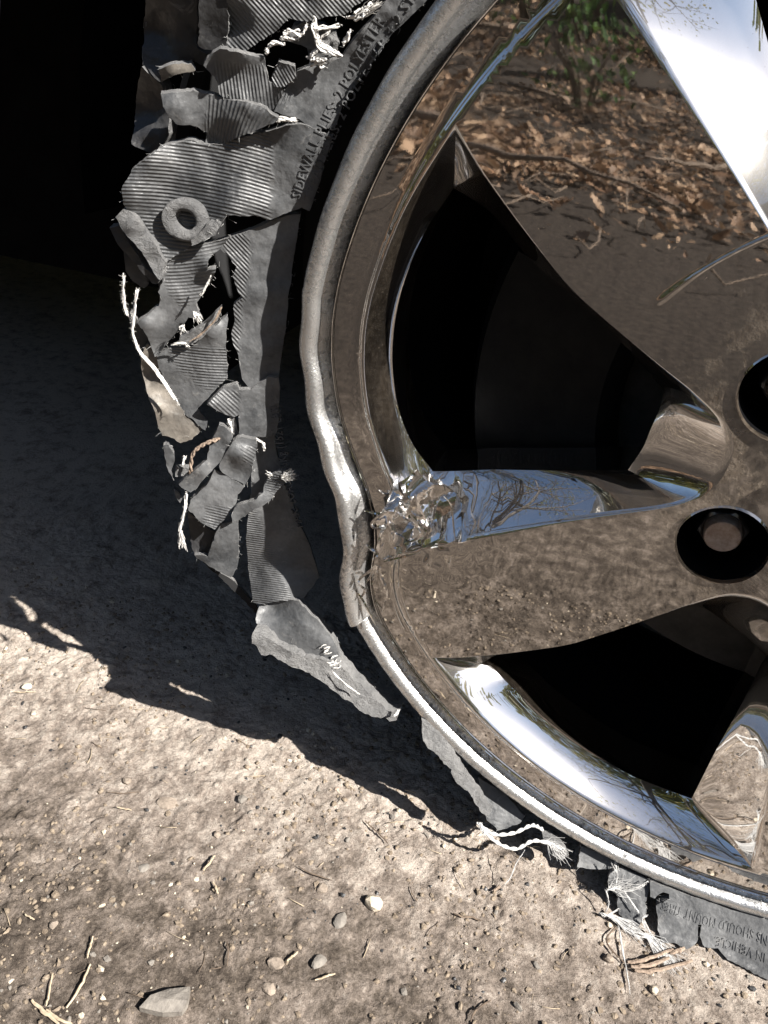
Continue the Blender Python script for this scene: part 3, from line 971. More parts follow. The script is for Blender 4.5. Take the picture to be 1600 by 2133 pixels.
# upper sidewall
piece('sidewall_piece', [(470, -130), (470, 106), (505, 110), (575, 64), (602, 36), (640, 45), (720, 29), (762, -2), (800, -60), (850, -130)], RUB, off=0.004, rib=(48, 9.5), lifts=[(470, 50, 40, .006)])
sw_up = piece('sidewall_piece', [(985, -100), (905, -18), (883, 8), (815, 72), (764, 149), (721, 204), (697, 268), (650, 268), (624, 248), (590, 240), (571, 232), (594, 187), (619, 149), (713, 119), (735, 85), (780, 35), (822, -25), (900, -110)],
              RUB, off=0.001, jag=1.2, label='smooth sidewall band with raised ply lettering')
piece('torn_flap', [(428, 127), (458, 102), (492, 108), (551, 123), (556, 149), (560, 170), (585, 183), (594, 187), (571, 232), (556, 225), (513, 208), (475, 204), (462, 200), (449, 166), (424, 136)],
      RUB, off=-0.004, rib=(82, 9.0), ribpoly=[(440, 128), (545, 140), (600, 185), (575, 240), (460, 210)], lifts=[(490, 105, 26, -.008), (571, 232, 40, .006)])
piece('torn_flap', [(335, 195), (369, 191), (403, 187), (432, 195), (475, 206), (513, 210), (551, 225), (581, 246), (573, 255), (526, 276), (475, 295), (458, 304), (428, 299), (432, 276), (403, 263), (369, 259), (352, 246), (339, 221)],
      RUB, off=-0.003, rib=(96, 10, 25), ribpoly=[(432, 190), (600, 240), (540, 300), (430, 310)], lifts=[(350, 225, 40, -.004), (440, 290, 30, .005), (520, 215, 40, -.003)], label='curled grey flap with a pale torn edge')
piece('torn_flap', [(335, 172), (330, 144), (360, 134), (398, 132), (407, 147), (364, 157)], RUBB, off=0.008, lifts=[(350, 140, 30, -.006)])
piece('torn_flap', [(566, 161), (581, 127), (615, 138), (617, 161), (594, 180), (573, 180)], RUB, off=-0.004, rib=(60, 8))
# middle
piece('sidewall_piece', [(640, 262), (690, 285), (679, 331), (666, 374), (645, 440), (628, 432), (597, 445), (562, 458), (525, 449), (479, 449), (459, 458), (450, 481), (430, 498), (392, 515), (346, 548), (310, 505), (283, 455), (257, 425),
                         (254, 393), (273, 353), (296, 336), (322, 319), (347, 302), (398, 291), (424, 300), (458, 302), (492, 289), (526, 280), (560, 273), (602, 262), (625, 258)],
      RUB, off=-0.001, thick=0.005, rib=(13, 9.6, 3), ribpoly=[(200, 200), (562, 200), (566, 330), (563, 520), (200, 620)], jag=2.2,
      lifts=[(270, 400, 50, -.009), (310, 330, 40, -.007), (480, 440, 50, -.005), (560, 300, 60, .003)], label='large ribbed sidewall flap with a round boss')
piece('torn_edge_fold', [(240, 452), (256, 436), (276, 446), (300, 478), (346, 548), (336, 583), (322, 570), (290, 520), (258, 482)], RUBT, off=-0.006, thick=0.006, lifts=[(275, 470, 16, -.003), (318, 540, 16, .003)], rough=.002)
piece('torn_edge_fold', [(228, 474), (245, 470), (265, 500), (300, 555), (330, 588), (318, 590), (280, 545), (250, 515)], RUBD, off=-0.002, thick=0.006)
piece('torn_edge_fold', [(258, 515), (275, 540), (310, 590), (300, 600), (276, 585), (262, 565)], RUBD, off=0.004, thick=0.004)
# boss
bc = on_surf([(388, 458)], s_left, -0.0035)[0]
mbx = MB(); V = []
prof_b = [(0.0103, 0.003), (0.0103, -0.0012), (0.0096, -0.0024), (0.0082, -0.0028), (0.0062, -0.0026), (0.0050, -0.0016), (0.0046, 0.0022)]
slope = -0.444
axd = Vector((bc[0], 0, bc[2] - WH)).normalized()
for r, y in prof_b:
    for k in range(40):
        a = 2 * math.pi * k / 40
        p_ = Vector((math.cos(a) * r * 0.90, 0, math.sin(a) * r * 0.93)); d_ = p_.dot(axd)
        V.append((bc[0] + p_.x, bc[1] + y + slope * d_, bc[2] + p_.z))
mbx.add(V, [(i * 40 + k, i * 40 + (k + 1) % 40, (i + 1) * 40 + (k + 1) % 40, (i + 1) * 40 + k) for i in range(6) for k in range(40)])
mbx.build('boss_ring', RUBT, tyre, True, 50)
piece('torn_shred', [(430, 470), (452, 460), (462, 468), (450, 490), (425, 502), (400, 512), (398, 500)], RUBT, off=-0.007, rough=.003)
# centre
piece('torn_flap', [(344, 545), (381, 518), (450, 501), (480, 494), (459, 518), (444, 529), (433, 544), (428, 568), (449, 558), (440, 590), (420, 612), (408, 634), (414, 655), (421, 665), (405, 664), (392, 661), (375, 685), (358, 705), (323, 744), (313, 715), (304, 696), (286, 672), (306, 659), (332, 638), (336, 622), (329, 608), (338, 581)],
      RUB, off=0.001, rib=(-4, 9.0, -6), ribpoly=[(340, 480), (560, 470), (440, 600), (380, 640), (345, 600)], lifts=[(440, 560, 24, -.008), (310, 680, 30, -.006), (340, 730, 40, .005)], label='grey flap hanging over a black hole')
piece('sidewall_piece', [(480, 494), (507, 485), (562, 460), (600, 448), (627, 446), (618, 504), (602, 610), (594, 696), (585, 754), (581, 785), (560, 782), (540, 797), (533, 810), (522, 811), (505, 790), (497, 740), (486, 716), (482, 696), (490, 667), (487, 636), (505, 621), (497, 610), (484, 575), (493, 555), (484, 547), (473, 529), (459, 518)],
      RUB, off=0.002, jag=1.4, rib=(46, 8.2), ribpoly=[(440, 470), (505, 485), (514, 489), (522, 524), (519, 567), (507, 624), (500, 696), (496, 738), (470, 740), (470, 520)], label='smooth sidewall band with a ribbed torn edge')
piece('torn_flap', [(326, 741), (355, 724), (404, 719), (421, 702), (459, 668), (473, 656), (474, 682), (470, 725), (474, 762), (474, 788), (450, 811), (427, 834), (410, 851), (433, 877), (427, 895), (392, 869), (364, 831), (341, 797)],
      RUB, off=0.003, rib=(6, 7.5, -4), ribpoly=[(350, 722), (475, 722), (475, 790), (440, 815), (372, 770)], lifts=[(440, 690, 30, -.006), (360, 830, 50, .003)])
piece('torn_flap', [(375, 700), (398, 690), (425, 676), (450, 650), (462, 640), (455, 668), (425, 700), (400, 716), (378, 718)], RUBT, off=-0.002, rough=.003)
piece('sidewall_shoulder', [(292, 741), (303, 800), (318, 846), (338, 908), (363, 913), (376, 922), (400, 916), (420, 893), (392, 869), (364, 831), (341, 797), (326, 741), (308, 716)],
      RUBB, off=0.004, lifts=[(320, 850, 30, -.004), (300, 780, 30, .008)], rough=.002, label='shoulder strip dusted with tan soil')
piece('sidewall_shoulder', [(268, 640), (286, 672), (304, 698), (313, 718), (322, 742), (300, 745), (285, 715), (272, 680)], RUBD, off=0.008)
piece('sidewall_piece', [(431, 843), (450, 824), (468, 806), (494, 800), (499, 812), (522, 812), (540, 798), (560, 784), (581, 786), (582, 800), (581, 852), (576, 900), (570, 908), (547, 911), (505, 908), (497, 903), (498, 863), (489, 868), (468, 863)],
      RUB, off=0.0, jag=1.6, rib=(42, 8.6), ribpoly=[(425, 815), (470, 815), (497, 812), (497, 880), (425, 880)], lifts=[(440, 845, 30, -.004)])
# lower left
sw_lo = piece('sidewall_piece', [(531, 912), (572, 906), (576, 942), (585, 978), (597, 1015), (625, 1094), (646, 1139), (665, 1202), (652, 1223), (639, 1236), (625, 1256), (590, 1250), (549, 1259), (528, 1255), (516, 1180), (512, 1120), (518, 1075), (524, 1000), (522, 940)],
              RUB, off=0.005, jag=1.3, rib=(8, 5.6), ribpoly=[(500, 1060), (531, 1060), (560, 1130), (606, 1244), (560, 1275), (500, 1275)], lifts=[(520, 1180, 50, .008), (580, 1250, 60, -.008)], label='lower sidewall band with raised load lettering')
piece('torn_strip', [(457, 884), (472, 892), (484, 913), (471, 947), (442, 981), (410, 1018), (397, 1026), (373, 1010), (387, 994), (431, 957), (436, 931), (447, 905)], RUB, off=-0.003, rough=.0025, lifts=[(420, 975, 25, -.003)])
piece('torn_strip', [(505, 910), (534, 915), (536, 931), (526, 957), (527, 981), (510, 1010), (484, 997), (463, 984), (457, 971), (478, 931), (494, 913)], RUB, off=-0.004, rough=.002, rib=(30, 8), ribpoly=[(505, 935), (545, 925), (535, 975), (510, 960)], lifts=[(480, 985, 25, .004), (500, 950, 20, -.004)])
piece('torn_strip', [(488, 866), (499, 905), (492, 912), (470, 890), (478, 868)], RUBT, off=0.003, rough=.002)
piece('torn_strip', [(397, 1041), (410, 1031), (431, 1010), (447, 978), (460, 984), (471, 989), (510, 1013), (494, 1031), (492, 1047), (468, 1083), (447, 1104), (423, 1091), (392, 1062)], RUB, off=-0.002, rough=.0015, rib=(14, 7), ribpoly=[(430, 1050), (480, 1060), (470, 1110), (420, 1090)], label='broad dusty strip of torn sidewall')
piece('torn_strip', [(552, 1010), (562, 994), (583, 981), (597, 981), (594, 1007), (573, 1028), (557, 1047), (531, 1060), (505, 1078), (484, 1089), (481, 1073), (489, 1057), (523, 1044), (549, 1026)], RUB, off=-0.005, rough=.0015, rib=(12, 6.5), ribpoly=[(550, 1000), (600, 970), (600, 1010), (565, 1032)], lifts=[(540, 1045, 25, -.004)])
piece('torn_strip', [(463, 1091), (497, 1083), (498, 1128), (496, 1162), (494, 1181), (481, 1202), (463, 1194), (405, 1157), (434, 1160), (447, 1125), (455, 1102)], RUB, off=0.001, rough=.001, lifts=[(400, 1160, 30, .006)])
piece('torn_strip', [(340, 928), (350, 926), (362, 945), (364, 962), (357, 980), (362, 1002), (350, 975), (343, 950)], RUB, off=0.004, rough=.002)
piece('torn_strip', [(362, 1018), (372, 1026), (379, 1040), (375, 1048), (366, 1034)], RUB, off=0.004)
piece('torn_strip', [(366, 972), (392, 972), (400, 980), (388, 990), (365, 993)], RUBT, off=0.002, rough=.003)
piece('shoulder_block', [(392, 1066), (423, 1094), (450, 1106), (446, 1128), (432, 1160), (405, 1156), (398, 1120)], RUBD, off=0.010, rough=.002)
piece('shoulder_block', [(405, 1158), (463, 1196), (481, 1206), (530, 1256), (536, 1280), (500, 1240), (455, 1200)], INNER, off=0.016)
# tail that lies against the ground
piece('sidewall_tail', [(540, 1264), (583, 1247), (622, 1253), (662, 1290), (694, 1333), (709, 1367), (690, 1380), (660, 1376), (600, 1352), (545, 1322), (533, 1290)], RUB, off=-0.007, thick=0.006, rough=.001, lifts=[(560, 1255, 40, .012), (690, 1360, 60, -.006)], label='scuffed flat tail of the sidewall')
piece('sidewall_tail', [(526, 1321), (545, 1322), (572, 1338), (610, 1357), (660, 1372), (700, 1374), (716, 1396), (751, 1422), (783, 1454), (816, 1484), (831, 1485), (826, 1500), (801, 1493), (761, 1486), (744, 1476), (683, 1428), (672, 1422), (637, 1401), (601, 1387), (562, 1362), (544, 1365), (523, 1340)],
      RUBT, off=-0.014, thick=0.010, rough=.003, jag=4.5, grid=5, label='rough torn lower edge tapering to a point')
# remains along the lower rim
piece('bead_remnant', [(878, 1496), (902, 1503), (925, 1531), (958, 1583), (972, 1616), (1005, 1662), (1024, 1691), (1015, 1702), (986, 1664), (953, 1632), (942, 1602), (914, 1575), (891, 1559), (882, 1536)], RUBT, surf=s_low, off=-0.004, thick=0.006, jag=5, rough=.004, grid=5)
piece('sidewall_remnant', [(995, 1620), (1052, 1653), (1094, 1700), (1084, 1714), (1037, 1730), (1014, 1708), (1005, 1662)], RUB, surf=s_low, off=0.016, jag=2)
piece('sidewall_remnant', [(1210, 1762), (1282, 1795), (1285, 1811), (1240, 1810), (1202, 1807)], RUB, surf=s_low, off=0.010, jag=2)
piece('sidewall_remnant', [(1271, 1818), (1296, 1808), (1352, 1832), (1351, 1857), (1344, 1882), (1347, 1901), (1330, 1930), (1307, 1927), (1288, 1904), (1288, 1868), (1268, 1854)], RUB, surf=s_low, off=0.004, jag=2.5)
sw_bot = piece('sidewall_remnant', [(1354, 1838), (1431, 1864), (1516, 1892), (1600, 1910), (1760, 1925), (1760, 2070), (1600, 2041), (1572, 2029), (1516, 2000), (1496, 1975), (1468, 1972), (1458, 1950), (1462, 1926), (1454, 1926), (1451, 1963), (1431, 1977), (1420, 1977), (1409, 1966), (1381, 1963), (1369, 1938), (1372, 1910), (1367, 1887), (1395, 1873), (1394, 1862), (1382, 1859), (1364, 1873), (1354, 1868)],
               RUB, surf=s_low, off=0.0, thick=0.006, jag=1.8, label='bottom sidewall with raised mounting warning')
piece('sidewall_remnant', [(1500, 1945), (1504, 1958), (1499, 1974), (1494, 1960)], INNER, surf=s_low, off=-0.0008, thick=.001, jag=.5, grid=4)


from mathutils.bvhtree import BVHTree
BVS = []
for ob in list(bpy.data.objects):
    if ob.type == 'MESH' and ob.name.startswith(('sidewall_piece', 'sidewall_remnant')):
        off_ = Vector(tyre.location) + Vector(ob.location)
        BVS.append(BVHTree.FromPolygons([v.co + off_ for v in ob.data.vertices], [tuple(p.vertices) for p in ob.data.polygons]))


# lettering, raised on the rubber, set along the bead
def lettering(text, r0, a0, size, surf, off, parent, span=None, maxlen=None):
    cu = bpy.data.curves.new('lettering', 'FONT'); cu.body = text; cu.size = size; cu.extrude = 0.00035; cu.space_character = 1.08
    cu.resolution_u = 2
    tmp = bpy.data.objects.new('lettering', cu); COL.objects.link(tmp)
    bpy.context.view_layer.update()
    me_ = bpy.data.meshes.new_from_object(tmp.evaluated_get(bpy.context.evaluated_depsgraph_get()))
    bpy.data.objects.remove(tmp); bpy.data.curves.remove(cu)
    n_ = len(me_.vertices); co = np.zeros(n_ * 3); me_.vertices.foreach_get('co', co); co = co.reshape(-1, 3)
    sc_ = 1.0
    if span: sc_ = (rad(span) * r0) / co[:, 0].max()
    th = rad(a0) - co[:, 0] * sc_ / r0; r = r0 + co[:, 1]
    y = surf(r) + off
    for i_ in range(n_):
        best = None
        for bv in BVS:
            h_ = bv.ray_cast(Vector((r[i_] * math.cos(th[i_]), -0.2, r[i_] * math.sin(th[i_]) + WH)), Vector((0, 1, 0)))
            if h_[0] is not None and (best is None or h_[0].y < best): best = h_[0].y
        if best is not None and abs(best - y[i_]) < 0.012: y[i_] = best
    y = y - co[:, 2] - 0.0001
    W = np.stack([r * np.cos(th), y, r * np.sin(th) + WH], 1)
    me_.vertices.foreach_set('co', W.reshape(-1)); me_.materials.clear(); me_.materials.append(RUB); me_.update()
    ob = bpy.data.objects.new('lettering', me_)
    ob.location = (0, 0, 0)
    COL.objects.link(ob); ob.parent = parent
    ob.location = -Vector(tyre.location) - Vector(parent.location) if parent is not tyre else -Vector(tyre.location)
    ob.location = -Vector(tyre.location) - Vector(parent.location)
    return ob


lettering('SIDEWALL PLIES: 2 POLYESTER', 0.2826, 162.4, 0.0056, s_left, -0.0006, sw_up, 16.2)
lettering('TREAD PLIES: 2 POLYESTER + 2 STEEL', 0.2780, 162.2, 0.0052, s_left, -0.0006, sw_up, 20.5)
lettering('MAX. LOAD 690Kg (1521 LBS)', 0.2815, 199.2, 0.0062, s_left, 0.0022, sw_lo, 15.2)
lettering('PERSONS SHOULD MOUNT TIRES', 0.2745, 281.0, 0.0050, s_low, -0.0012, sw_bot, 15.2)
lettering('PLACARD IN VEHICLE.', 0.2810, 283.0, 0.0050, s_low, -0.0012, sw_bot, 10.6)

# cords and fibres
def cord(name, P, r, mat, depth, fuzz=20, flen=6, surf=s_left, parent=None, twist=False):
    pp = smooth_path(P, 7)
    W = on_surf(pp, surf, depth)
    mb = MB()
    jit = RNG.normal(0, r * 0.10, W.shape)
    if twist:
        for ph in (0, math.pi):
            t = np.arange(len(W)); tw = np.stack([np.cos(t * 1.1 + ph), 0.6 * np.sin(t * 1.1 + ph), np.sin(t * 1.1 + ph)], 1) * r * 0.55
            mb.tube(W + tw, r * 0.62, 6)
    else:
        for q_ in range(7):
            o1 = RNG.normal(0, r * 0.42, 3); o2 = RNG.normal(0, r * 0.42, 3); tt = np.linspace(0, 1, len(W))[:, None]
            ph = random.uniform(0, 6.28); sw = np.sin(tt * random.uniform(5, 14) + ph) * RNG.normal(0, r * .35, 3)
            n0 = random.randint(0, max(0, len(W) // 6)); n1 = len(W) - random.randint(0, max(0, len(W) // 6))
            if n1 - n0 < 3: n0, n1 = 0, len(W)
            mb.tube((W + o1 * (1 - tt) + o2 * tt + sw + jit)[n0:n1], r * random.uniform(.22, .4), 5)
    for k in range(fuzz * 5):
        i = random.randrange(len(W)); d = RNG.normal(0, 1, 3); d /= np.linalg.norm(d)
        L = flen * 0.00008 * random.uniform(0.4, 2.2)
        d2 = d + RNG.normal(0, .4, 3)
        mb.tube([W[i], W[i] + d * L * 0.5, W[i] + d2 * L], [0.00007, 0.00006, 0.00004], 3, False)
    return mb.build(name, mat, parent or tyre)


def tuft(name, p0, p1, n, spread, mat, depth, surf=s_left, r=0.00016):
    mb = MB()
    for k in range(n):
        a = np.array(p0, float) + RNG.normal(0, 1.5, 2); b = np.array(p1, float) + RNG.normal(0, spread, 2)
        c = (a + b) / 2 + RNG.normal(0, spread * 0.5, 2)
        W = on_surf([a, c, b], surf, np.array([depth, depth - abs(RNG.normal(0, .001)), depth - abs(RNG.normal(0, .003))]))
        mb.tube(W, [r, r * .9, r * .5], 4, False)
    return mb.build(name, mat, tyre)


cord('frayed_cord', [(286, 604), (278, 645), (275, 690), (291, 732), (320, 766), (347, 803), (372, 842)], 0.0011, CORD, -0.006, 130, 8)['label'] = 'long white frayed cord down the torn shoulder'
cord('frayed_cord', [(258, 572), (256, 610), (263, 648), (274, 664)], 0.0009, CORD, -0.004, 60, 9)
cord('frayed_cord', [(388, 1025), (386, 1060), (376, 1098), (378, 1112)], 0.0009, CORD, -0.004, 50, 7)
tuft('cord_tuft', (377, 1108), (380, 1136), 40, 5, CORD, -0.004)
cord('frayed_cord', [(456, 914), (425, 926), (402, 946), (397, 985)], 0.0011, BARKC, -0.004, 10, 5, twist=True)
cord('frayed_cord', [(478, 872), (482, 893), (478, 904)], 0.0013, CORD, -0.001, 20, 5)
cord('frayed_cord', [(384, 950), (381, 970)], 0.0011, CORD, -0.002, 15, 5)
cord('frayed_cord', [(531, 912), (546, 922), (551, 938)], 0.0009, CORD, -0.001, 25, 5)
tuft('cord_tuft', (588, 995), (608, 990), 60, 7, CORD, -0.008)
tuft('cord_tuft', (575, 1000), (560, 985), 14, 4, CORD, -0.003)
cord('frayed_cord', [(358, 718), (380, 714), (394, 722)], 0.0006, CORD, -0.004, 30, 5)
cord('frayed_cord', [(462, 640), (450, 665), (420, 695), (395, 712)], 0.0006, BARKC, -0.006, 10, 4)
cord('frayed_cord', [(440, 575), (428, 600), (418, 616)], 0.0006, CORD, -0.009, 12, 4)
tuft('cord_tuft', (405, 650), (415, 668), 24, 5, CORD, -0.004)
tuft('cord_tuft', (382, 678), (378, 690), 20, 4, CORD, -0.004)
# bright cords in the upper tear
for P, r in (([(652, 40), (658, 60), (665, 90), (690, 105), (713, 116)], .0012), ([(560, 97), (575, 90), (592, 92)], .0010), ([(590, 68), (605, 66), (625, 70)], .0010), ([(585, 80), (600, 78), (620, 80)], .0008),
             ([(648, 58), (680, 58), (712, 52)], .0009), ([(732, 62), (722, 80), (716, 90)], .0010), ([(650, 130), (665, 126), (680, 124)], .0016), ([(745, 38), (760, 25), (778, 14)], .0016), ([(640, 50), (632, 68), (620, 78)], .0007),
             ([(668, 96), (655, 108), (648, 118)], .0008), ([(718, 36), (740, 34), (765, 18), (790, 8)], .0008), ([(558, 100), (556, 110)], .0007), ([(690, 62), (672, 76), (664, 92)], .0006)):
    cord('bright_cord', P, r, CORD, -0.003, 10, 5)
tuft('cord_tuft', (742, 42), (785, 8), 40, 9, CORD, -0.002)
tuft('cord_tuft', (640, 120), (680, 122), 30, 7, CORDG, -0.002)
piece('torn_strip', [(598, 84), (612, 52), (642, 44), (668, 50), (700, 66), (708, 92), (690, 118), (650, 126), (640, 100), (620, 92)], RUBT, off=0.008, rough=.005, grid=5)
cord('frayed_cord', [(575, 252), (600, 250), (618, 252)], .0011, CORD, -0.004, 30, 5)
# tail
for k in range(14):
    x = random.uniform(680, 712); y = 1330 + (x - 668) * 0.9 + random.uniform(-6, 30)
    cord('cord_strand', [(x, y), (x - random.uniform(4, 9), y + random.uniform(1, 5)), (x - random.uniform(9, 17), y + random.uniform(2, 8))], .0004, CORD, -0.0145, 0)
cord('frayed_cord', [(692, 1398), (710, 1416), (730, 1432), (750, 1447)], .0005, CORD, -0.018, 6, 3)
cord('frayed_cord', [(818, 1492), (826, 1488), (831, 1478)], .0008, CORDG, -0.016, 12, 4)
# bottom ropes and tangles
for P in ([(995, 1714), (1028, 1737), (1070, 1735), (1108, 1719), (1131, 1728)], [(1005, 1728), (1037, 1756), (1075, 1768), (1112, 1751), (1155, 1761), (1173, 1775)]):
    cord('twisted_cord', P, .0011, CORDG, 0.004, 30, 4, s_low, twist=True)
cord('cord_strand', [(1094, 1770), (1075, 1800), (1065, 1825), (1051, 1845)], .0003, CORDG, 0.004, 4, 4, s_low)
tuft('cord_tuft', (1140, 1752), (1175, 1780), 40, 12, CORDG, 0.004, s_low)
tuft('cord_tuft', (1000, 1716), (1010, 1735), 20, 7, CORDG, 0.004, s_low)
piece('sidewall_remnant', [(1128, 1726), (1165, 1748), (1180, 1775), (1172, 1792), (1150, 1780), (1135, 1755)], RUBT, surf=s_low, off=0.008, rough=.003)
for P, r in (([(1248, 1901), (1275, 1912), (1307, 1935), (1361, 1952)], .0007), ([(1288, 1930), (1296, 1975), (1305, 2020), (1313, 2070)], .0005), ([(1341, 1918), (1352, 1940), (1364, 1958), (1411, 2014)], .0006),
             ([(1262, 1854), (1280, 1850), (1299, 1856), (1325, 1850), (1350, 1837)], .0006), ([(1299, 1856), (1315, 1878), (1330, 1901)], .0005), ([(1262, 1854), (1268, 1880), (1262, 1900)], .0004), ([(1262, 1905), (1300, 1930), (1330, 1950), (1372, 1958), (1384, 2010)], .0005),
             ([(1350, 1905), (1338, 1915), (1345, 1935)], .0006), ([(1275, 1800), (1285, 1825), (1278, 1850)], .0005), ([(1360, 1950), (1380, 1985), (1396, 2010)], .0004), ([(1250, 1903), (1262, 1908), (1290, 1893)], .0004)):
    cord('cord_strand', P, r, CORDG, -0.003, 26, 6, s_low)
tuft('cord_tuft', (1345, 1945), (1405, 2010), 46, 14, CORDG, -0.004, s_low)
tuft('cord_tuft', (1270, 1850), (1310, 1850), 40, 14, CORDG, -0.002, s_low)
tuft('cord_tuft', (1270, 1905), (1340, 1950), 40, 9, CORDG, -0.003, s_low)
tuft('cord_tuft', (1282, 1795), (1284, 1815), 14, 4, CORDG, 0.004, s_low)

tag(FRAY.build('frayed_fibres', CORDG, tyre), kind='stuff')

# ------------------------------------------------------------------ things lying on the dirt
def rock(name, px, size, mat, label, flat=0.6, seed=0, ang=0.0, elong=1.0, lowpoly=2, group=None, cat='pebble', sink=0.25, world=None):
    size = size * 0.86
    c = atg([px])[0] if world is None else np.array([world[0], world[1], 0])
    z = gz(c[0], c[1])
    bm = bmesh.new(); bmesh.ops.create_icosphere(bm, subdivisions=lowpoly, radius=1.0)
    r_ = random.Random(seed)
    ofs = [Vector((r_.gauss(0, 1), r_.gauss(0, 1), r_.gauss(0, 1))).normalized() for _ in range(9)]
    for v in bm.verts:
        d = v.co.normalized(); k = 1.0
        for i, o_ in enumerate(ofs):
            t = d.dot(o_)
            if t > 0.60: k = min(k, 0.62 / t + 0.10)
        v.co = d * k * (1 + 0.05 * math.sin(7 * d.x + seed) * math.cos(6 * d.y))
        v.co = Vector((v.co.x * elong, v.co.y, v.co.z * flat)) * size
    me_ = bpy.data.meshes.new(name); bm.to_mesh(me_); bm.free()
    me_.polygons.foreach_set('use_smooth', [True] * len(me_.polygons)); me_.set_sharp_from_angle(angle=rad(18))
    me_.materials.append(mat)
    o = bpy.data.objects.new(name, me_); o.location = (c[0], c[1], z + size * flat * 0.35); o.rotation_euler = (0, 0, ang)
    COL.objects.link(o)
    return tag(o, label, cat, group)


rock('pebble', (778, 1886), .0066, STONEP, 'round tan pebble, largest one lying alone in front of the tyre', .8, 1, .3)
rock('pebble', (56, 1434), .0040, STONEP, 'pale angular pebble near the shadow beside a straw', .6, 2, .5, 1.3)
rock('pebble', (70, 1489), .0024, STONEP, 'tiny cream pebble just below the pale angular one', .7, 3)
rock('pebble', (266, 1629), .0040, STONE, 'grey-brown rounded pebble half sunk in the pale dust', .7, 4, .7)
rock('pebble', (346, 1674), .0062, STONE, 'flat oval pebble pressed into dust right of the sunken pebble', .3, 5, .2, 1.4)
rock('pebble', (505, 1668), .0042, SLATE, 'dark angular pebble with sharp shadow in mid dirt', .7, 6, 1.)
rock('pebble', (452, 1742), .0032, STONE, 'small round pebble below the angular dark one', .7, 7)
rock('pebble', (575, 2005), .0052, STONE, 'grey flat-topped pebble near a short white straw', .5, 8, .4, 1.2)
rock('pebble', (560, 2058), .0046, STONE, 'tan lump of stone beside the grey slate slab', .5, 9, 0, 1.2)
rock('pebble', (112, 1932), .0034, STONE, 'pale oval pebble in the dark soil near the straws', .5, 10)
rock('pebble', (1267, 1998), .0040, STONE, 'rounded stone in front of the twig under the frayed cords', .8, 11)
rock('pebble', (1270, 1927), .0024, STONEP, 'small pale stone under the end of the frayed cords', .8, 12)
rock('pebble', (1362, 2062), .0036, STONEP, 'bright cream pebble below the torn bottom sidewall', .8, 13)
rock('pebble', (830, 1693), .0022, STONEP, 'small pale pebble on the shadow edge under the rim', .8, 14)
rock('pebble', (701, 1649), .0024, RUST, 'little reddish stone at the edge of the tyre shadow', .4, 15)
rock('pebble', (300, 1812), .0042, SLATE, 'bluish grey flat chip in the dusty soil', .35, 16, .8)
rock('pebble', (498, 1836), .0036, STONE, 'oval tan pebble beside the leaning straw', .5, 17)
rock('pebble', (670, 1855), .0044, STONE, 'brown stone sunk left of the large round pebble', .5, 18)
rock('pebble', (665, 2005), .0044, SLATE, 'dark grey chip low in the dark soil', .4, 19, 1.2, 1.4)
rock('pebble', (710, 1920), .0046, SLATE, 'upright dark sliver of stone below the large pebble', .6, 20, 1.5, 1.6)
rock('pebble', (1190, 1985), .0026, STONE, 'brown bead-like pebble left of the twig', .7, 22)
# slate slab
sl_px = [(292, 2110), (316, 2086), (352, 2070), (397, 2066), (392, 2098), (380, 2118), (340, 2120)]
c = atg(sl_px); zc = gz(c[:, 0].mean(), c[:, 1].mean())
V = [(p[0], p[1], zc + 0.0045 + 0.001 * math.sin(i * 2)) for i, p in enumerate(c)] + [(p[0], p[1], zc - 0.003) for p in c]
n = len(c); ctr = c.mean(0)
V.append((ctr[0], ctr[1], zc + 0.0058))
F = [(i, (i + 1) % n, 2 * n) for i in range(n)] + [((i + 1) % n, i, i + n, (i + 1) % n + n) for i in range(n)]
ob = mesh_obj('stone_slab', V, F, SLATE, None, False, loc=(ctr[0], ctr[1], zc))
tag(ob, 'flat grey stone slab near the bottom edge of the picture', 'stone')


def straw(px, r, label, mat=STRAW, lift=.0015, name='straw', cat='straw', flat=0.5):
    W = atg(smooth_path(px, 5))
    W[:, 2] = [gz(p[0], p[1]) + lift for p in W]
    W[:, 2] = np.convolve(np.r_[W[0, 2], W[:, 2], W[-1, 2]], [.3, .4, .3], 'valid') + lift * 0.5
    loc = W.mean(0); loc[2] = W[:, 2].min()
    tt = np.linspace(0, 1, len(W)); rr_ = r * 0.8 * (0.55 + 0.45 * np.sin(np.pi * np.clip(tt * .9 + .05, 0, 1))) * RNG.uniform(.85, 1.1, len(W))
    W[:, :2] += RNG.normal(0, r * .18, (len(W), 2))
    mb = MB(); mb.tube(W, list(rr_), 6)
    if flat: mb.v[0][:, 2] = W[:, 2].mean() + (mb.v[0][:, 2] - W[:, 2].mean()) * 0.8
    o = mb.build(name, mat, None, True, 50, loc=loc)
    return tag(o, label, cat)


straw([(68, 2088), (92, 2112), (124, 2140)], .0013, 'thick pale straw crossing the lower corner')
straw([(98, 2110), (120, 2126), (150, 2140)], .0010, 'second pale straw lying beside the thick one')
straw([(190, 2017), (170, 2062), (140, 2105)], .0009, 'long leaning straw pointing up from the corner')
straw([(110, 2036), (104, 2075), (97, 2102)], .0007, 'thin upright straw left of the long leaning one')
straw([(196, 1958), (188, 1985), (183, 2004)], .0007, 'short straw above the long leaning one')
straw([(620, 1987), (609, 1996), (598, 2005)], .0009, 'short white straw next to the grey flat-topped pebble')
straw([(698, 2032), (678, 2040), (656, 2046)], .0008, 'forked straw in the dark soil low in view')
straw([(448, 1790), (436, 1808), (424, 1822)], .0010, 'short blond stem above the oval tan pebble')
straw([(446, 1846), (452, 1862), (454, 1872)], .0008, 'small stub of straw under the short blond stem')
straw([(55, 1913), (64, 1919), (74, 1925)], .0007, 'tiny chip of straw near the pale oval pebble')
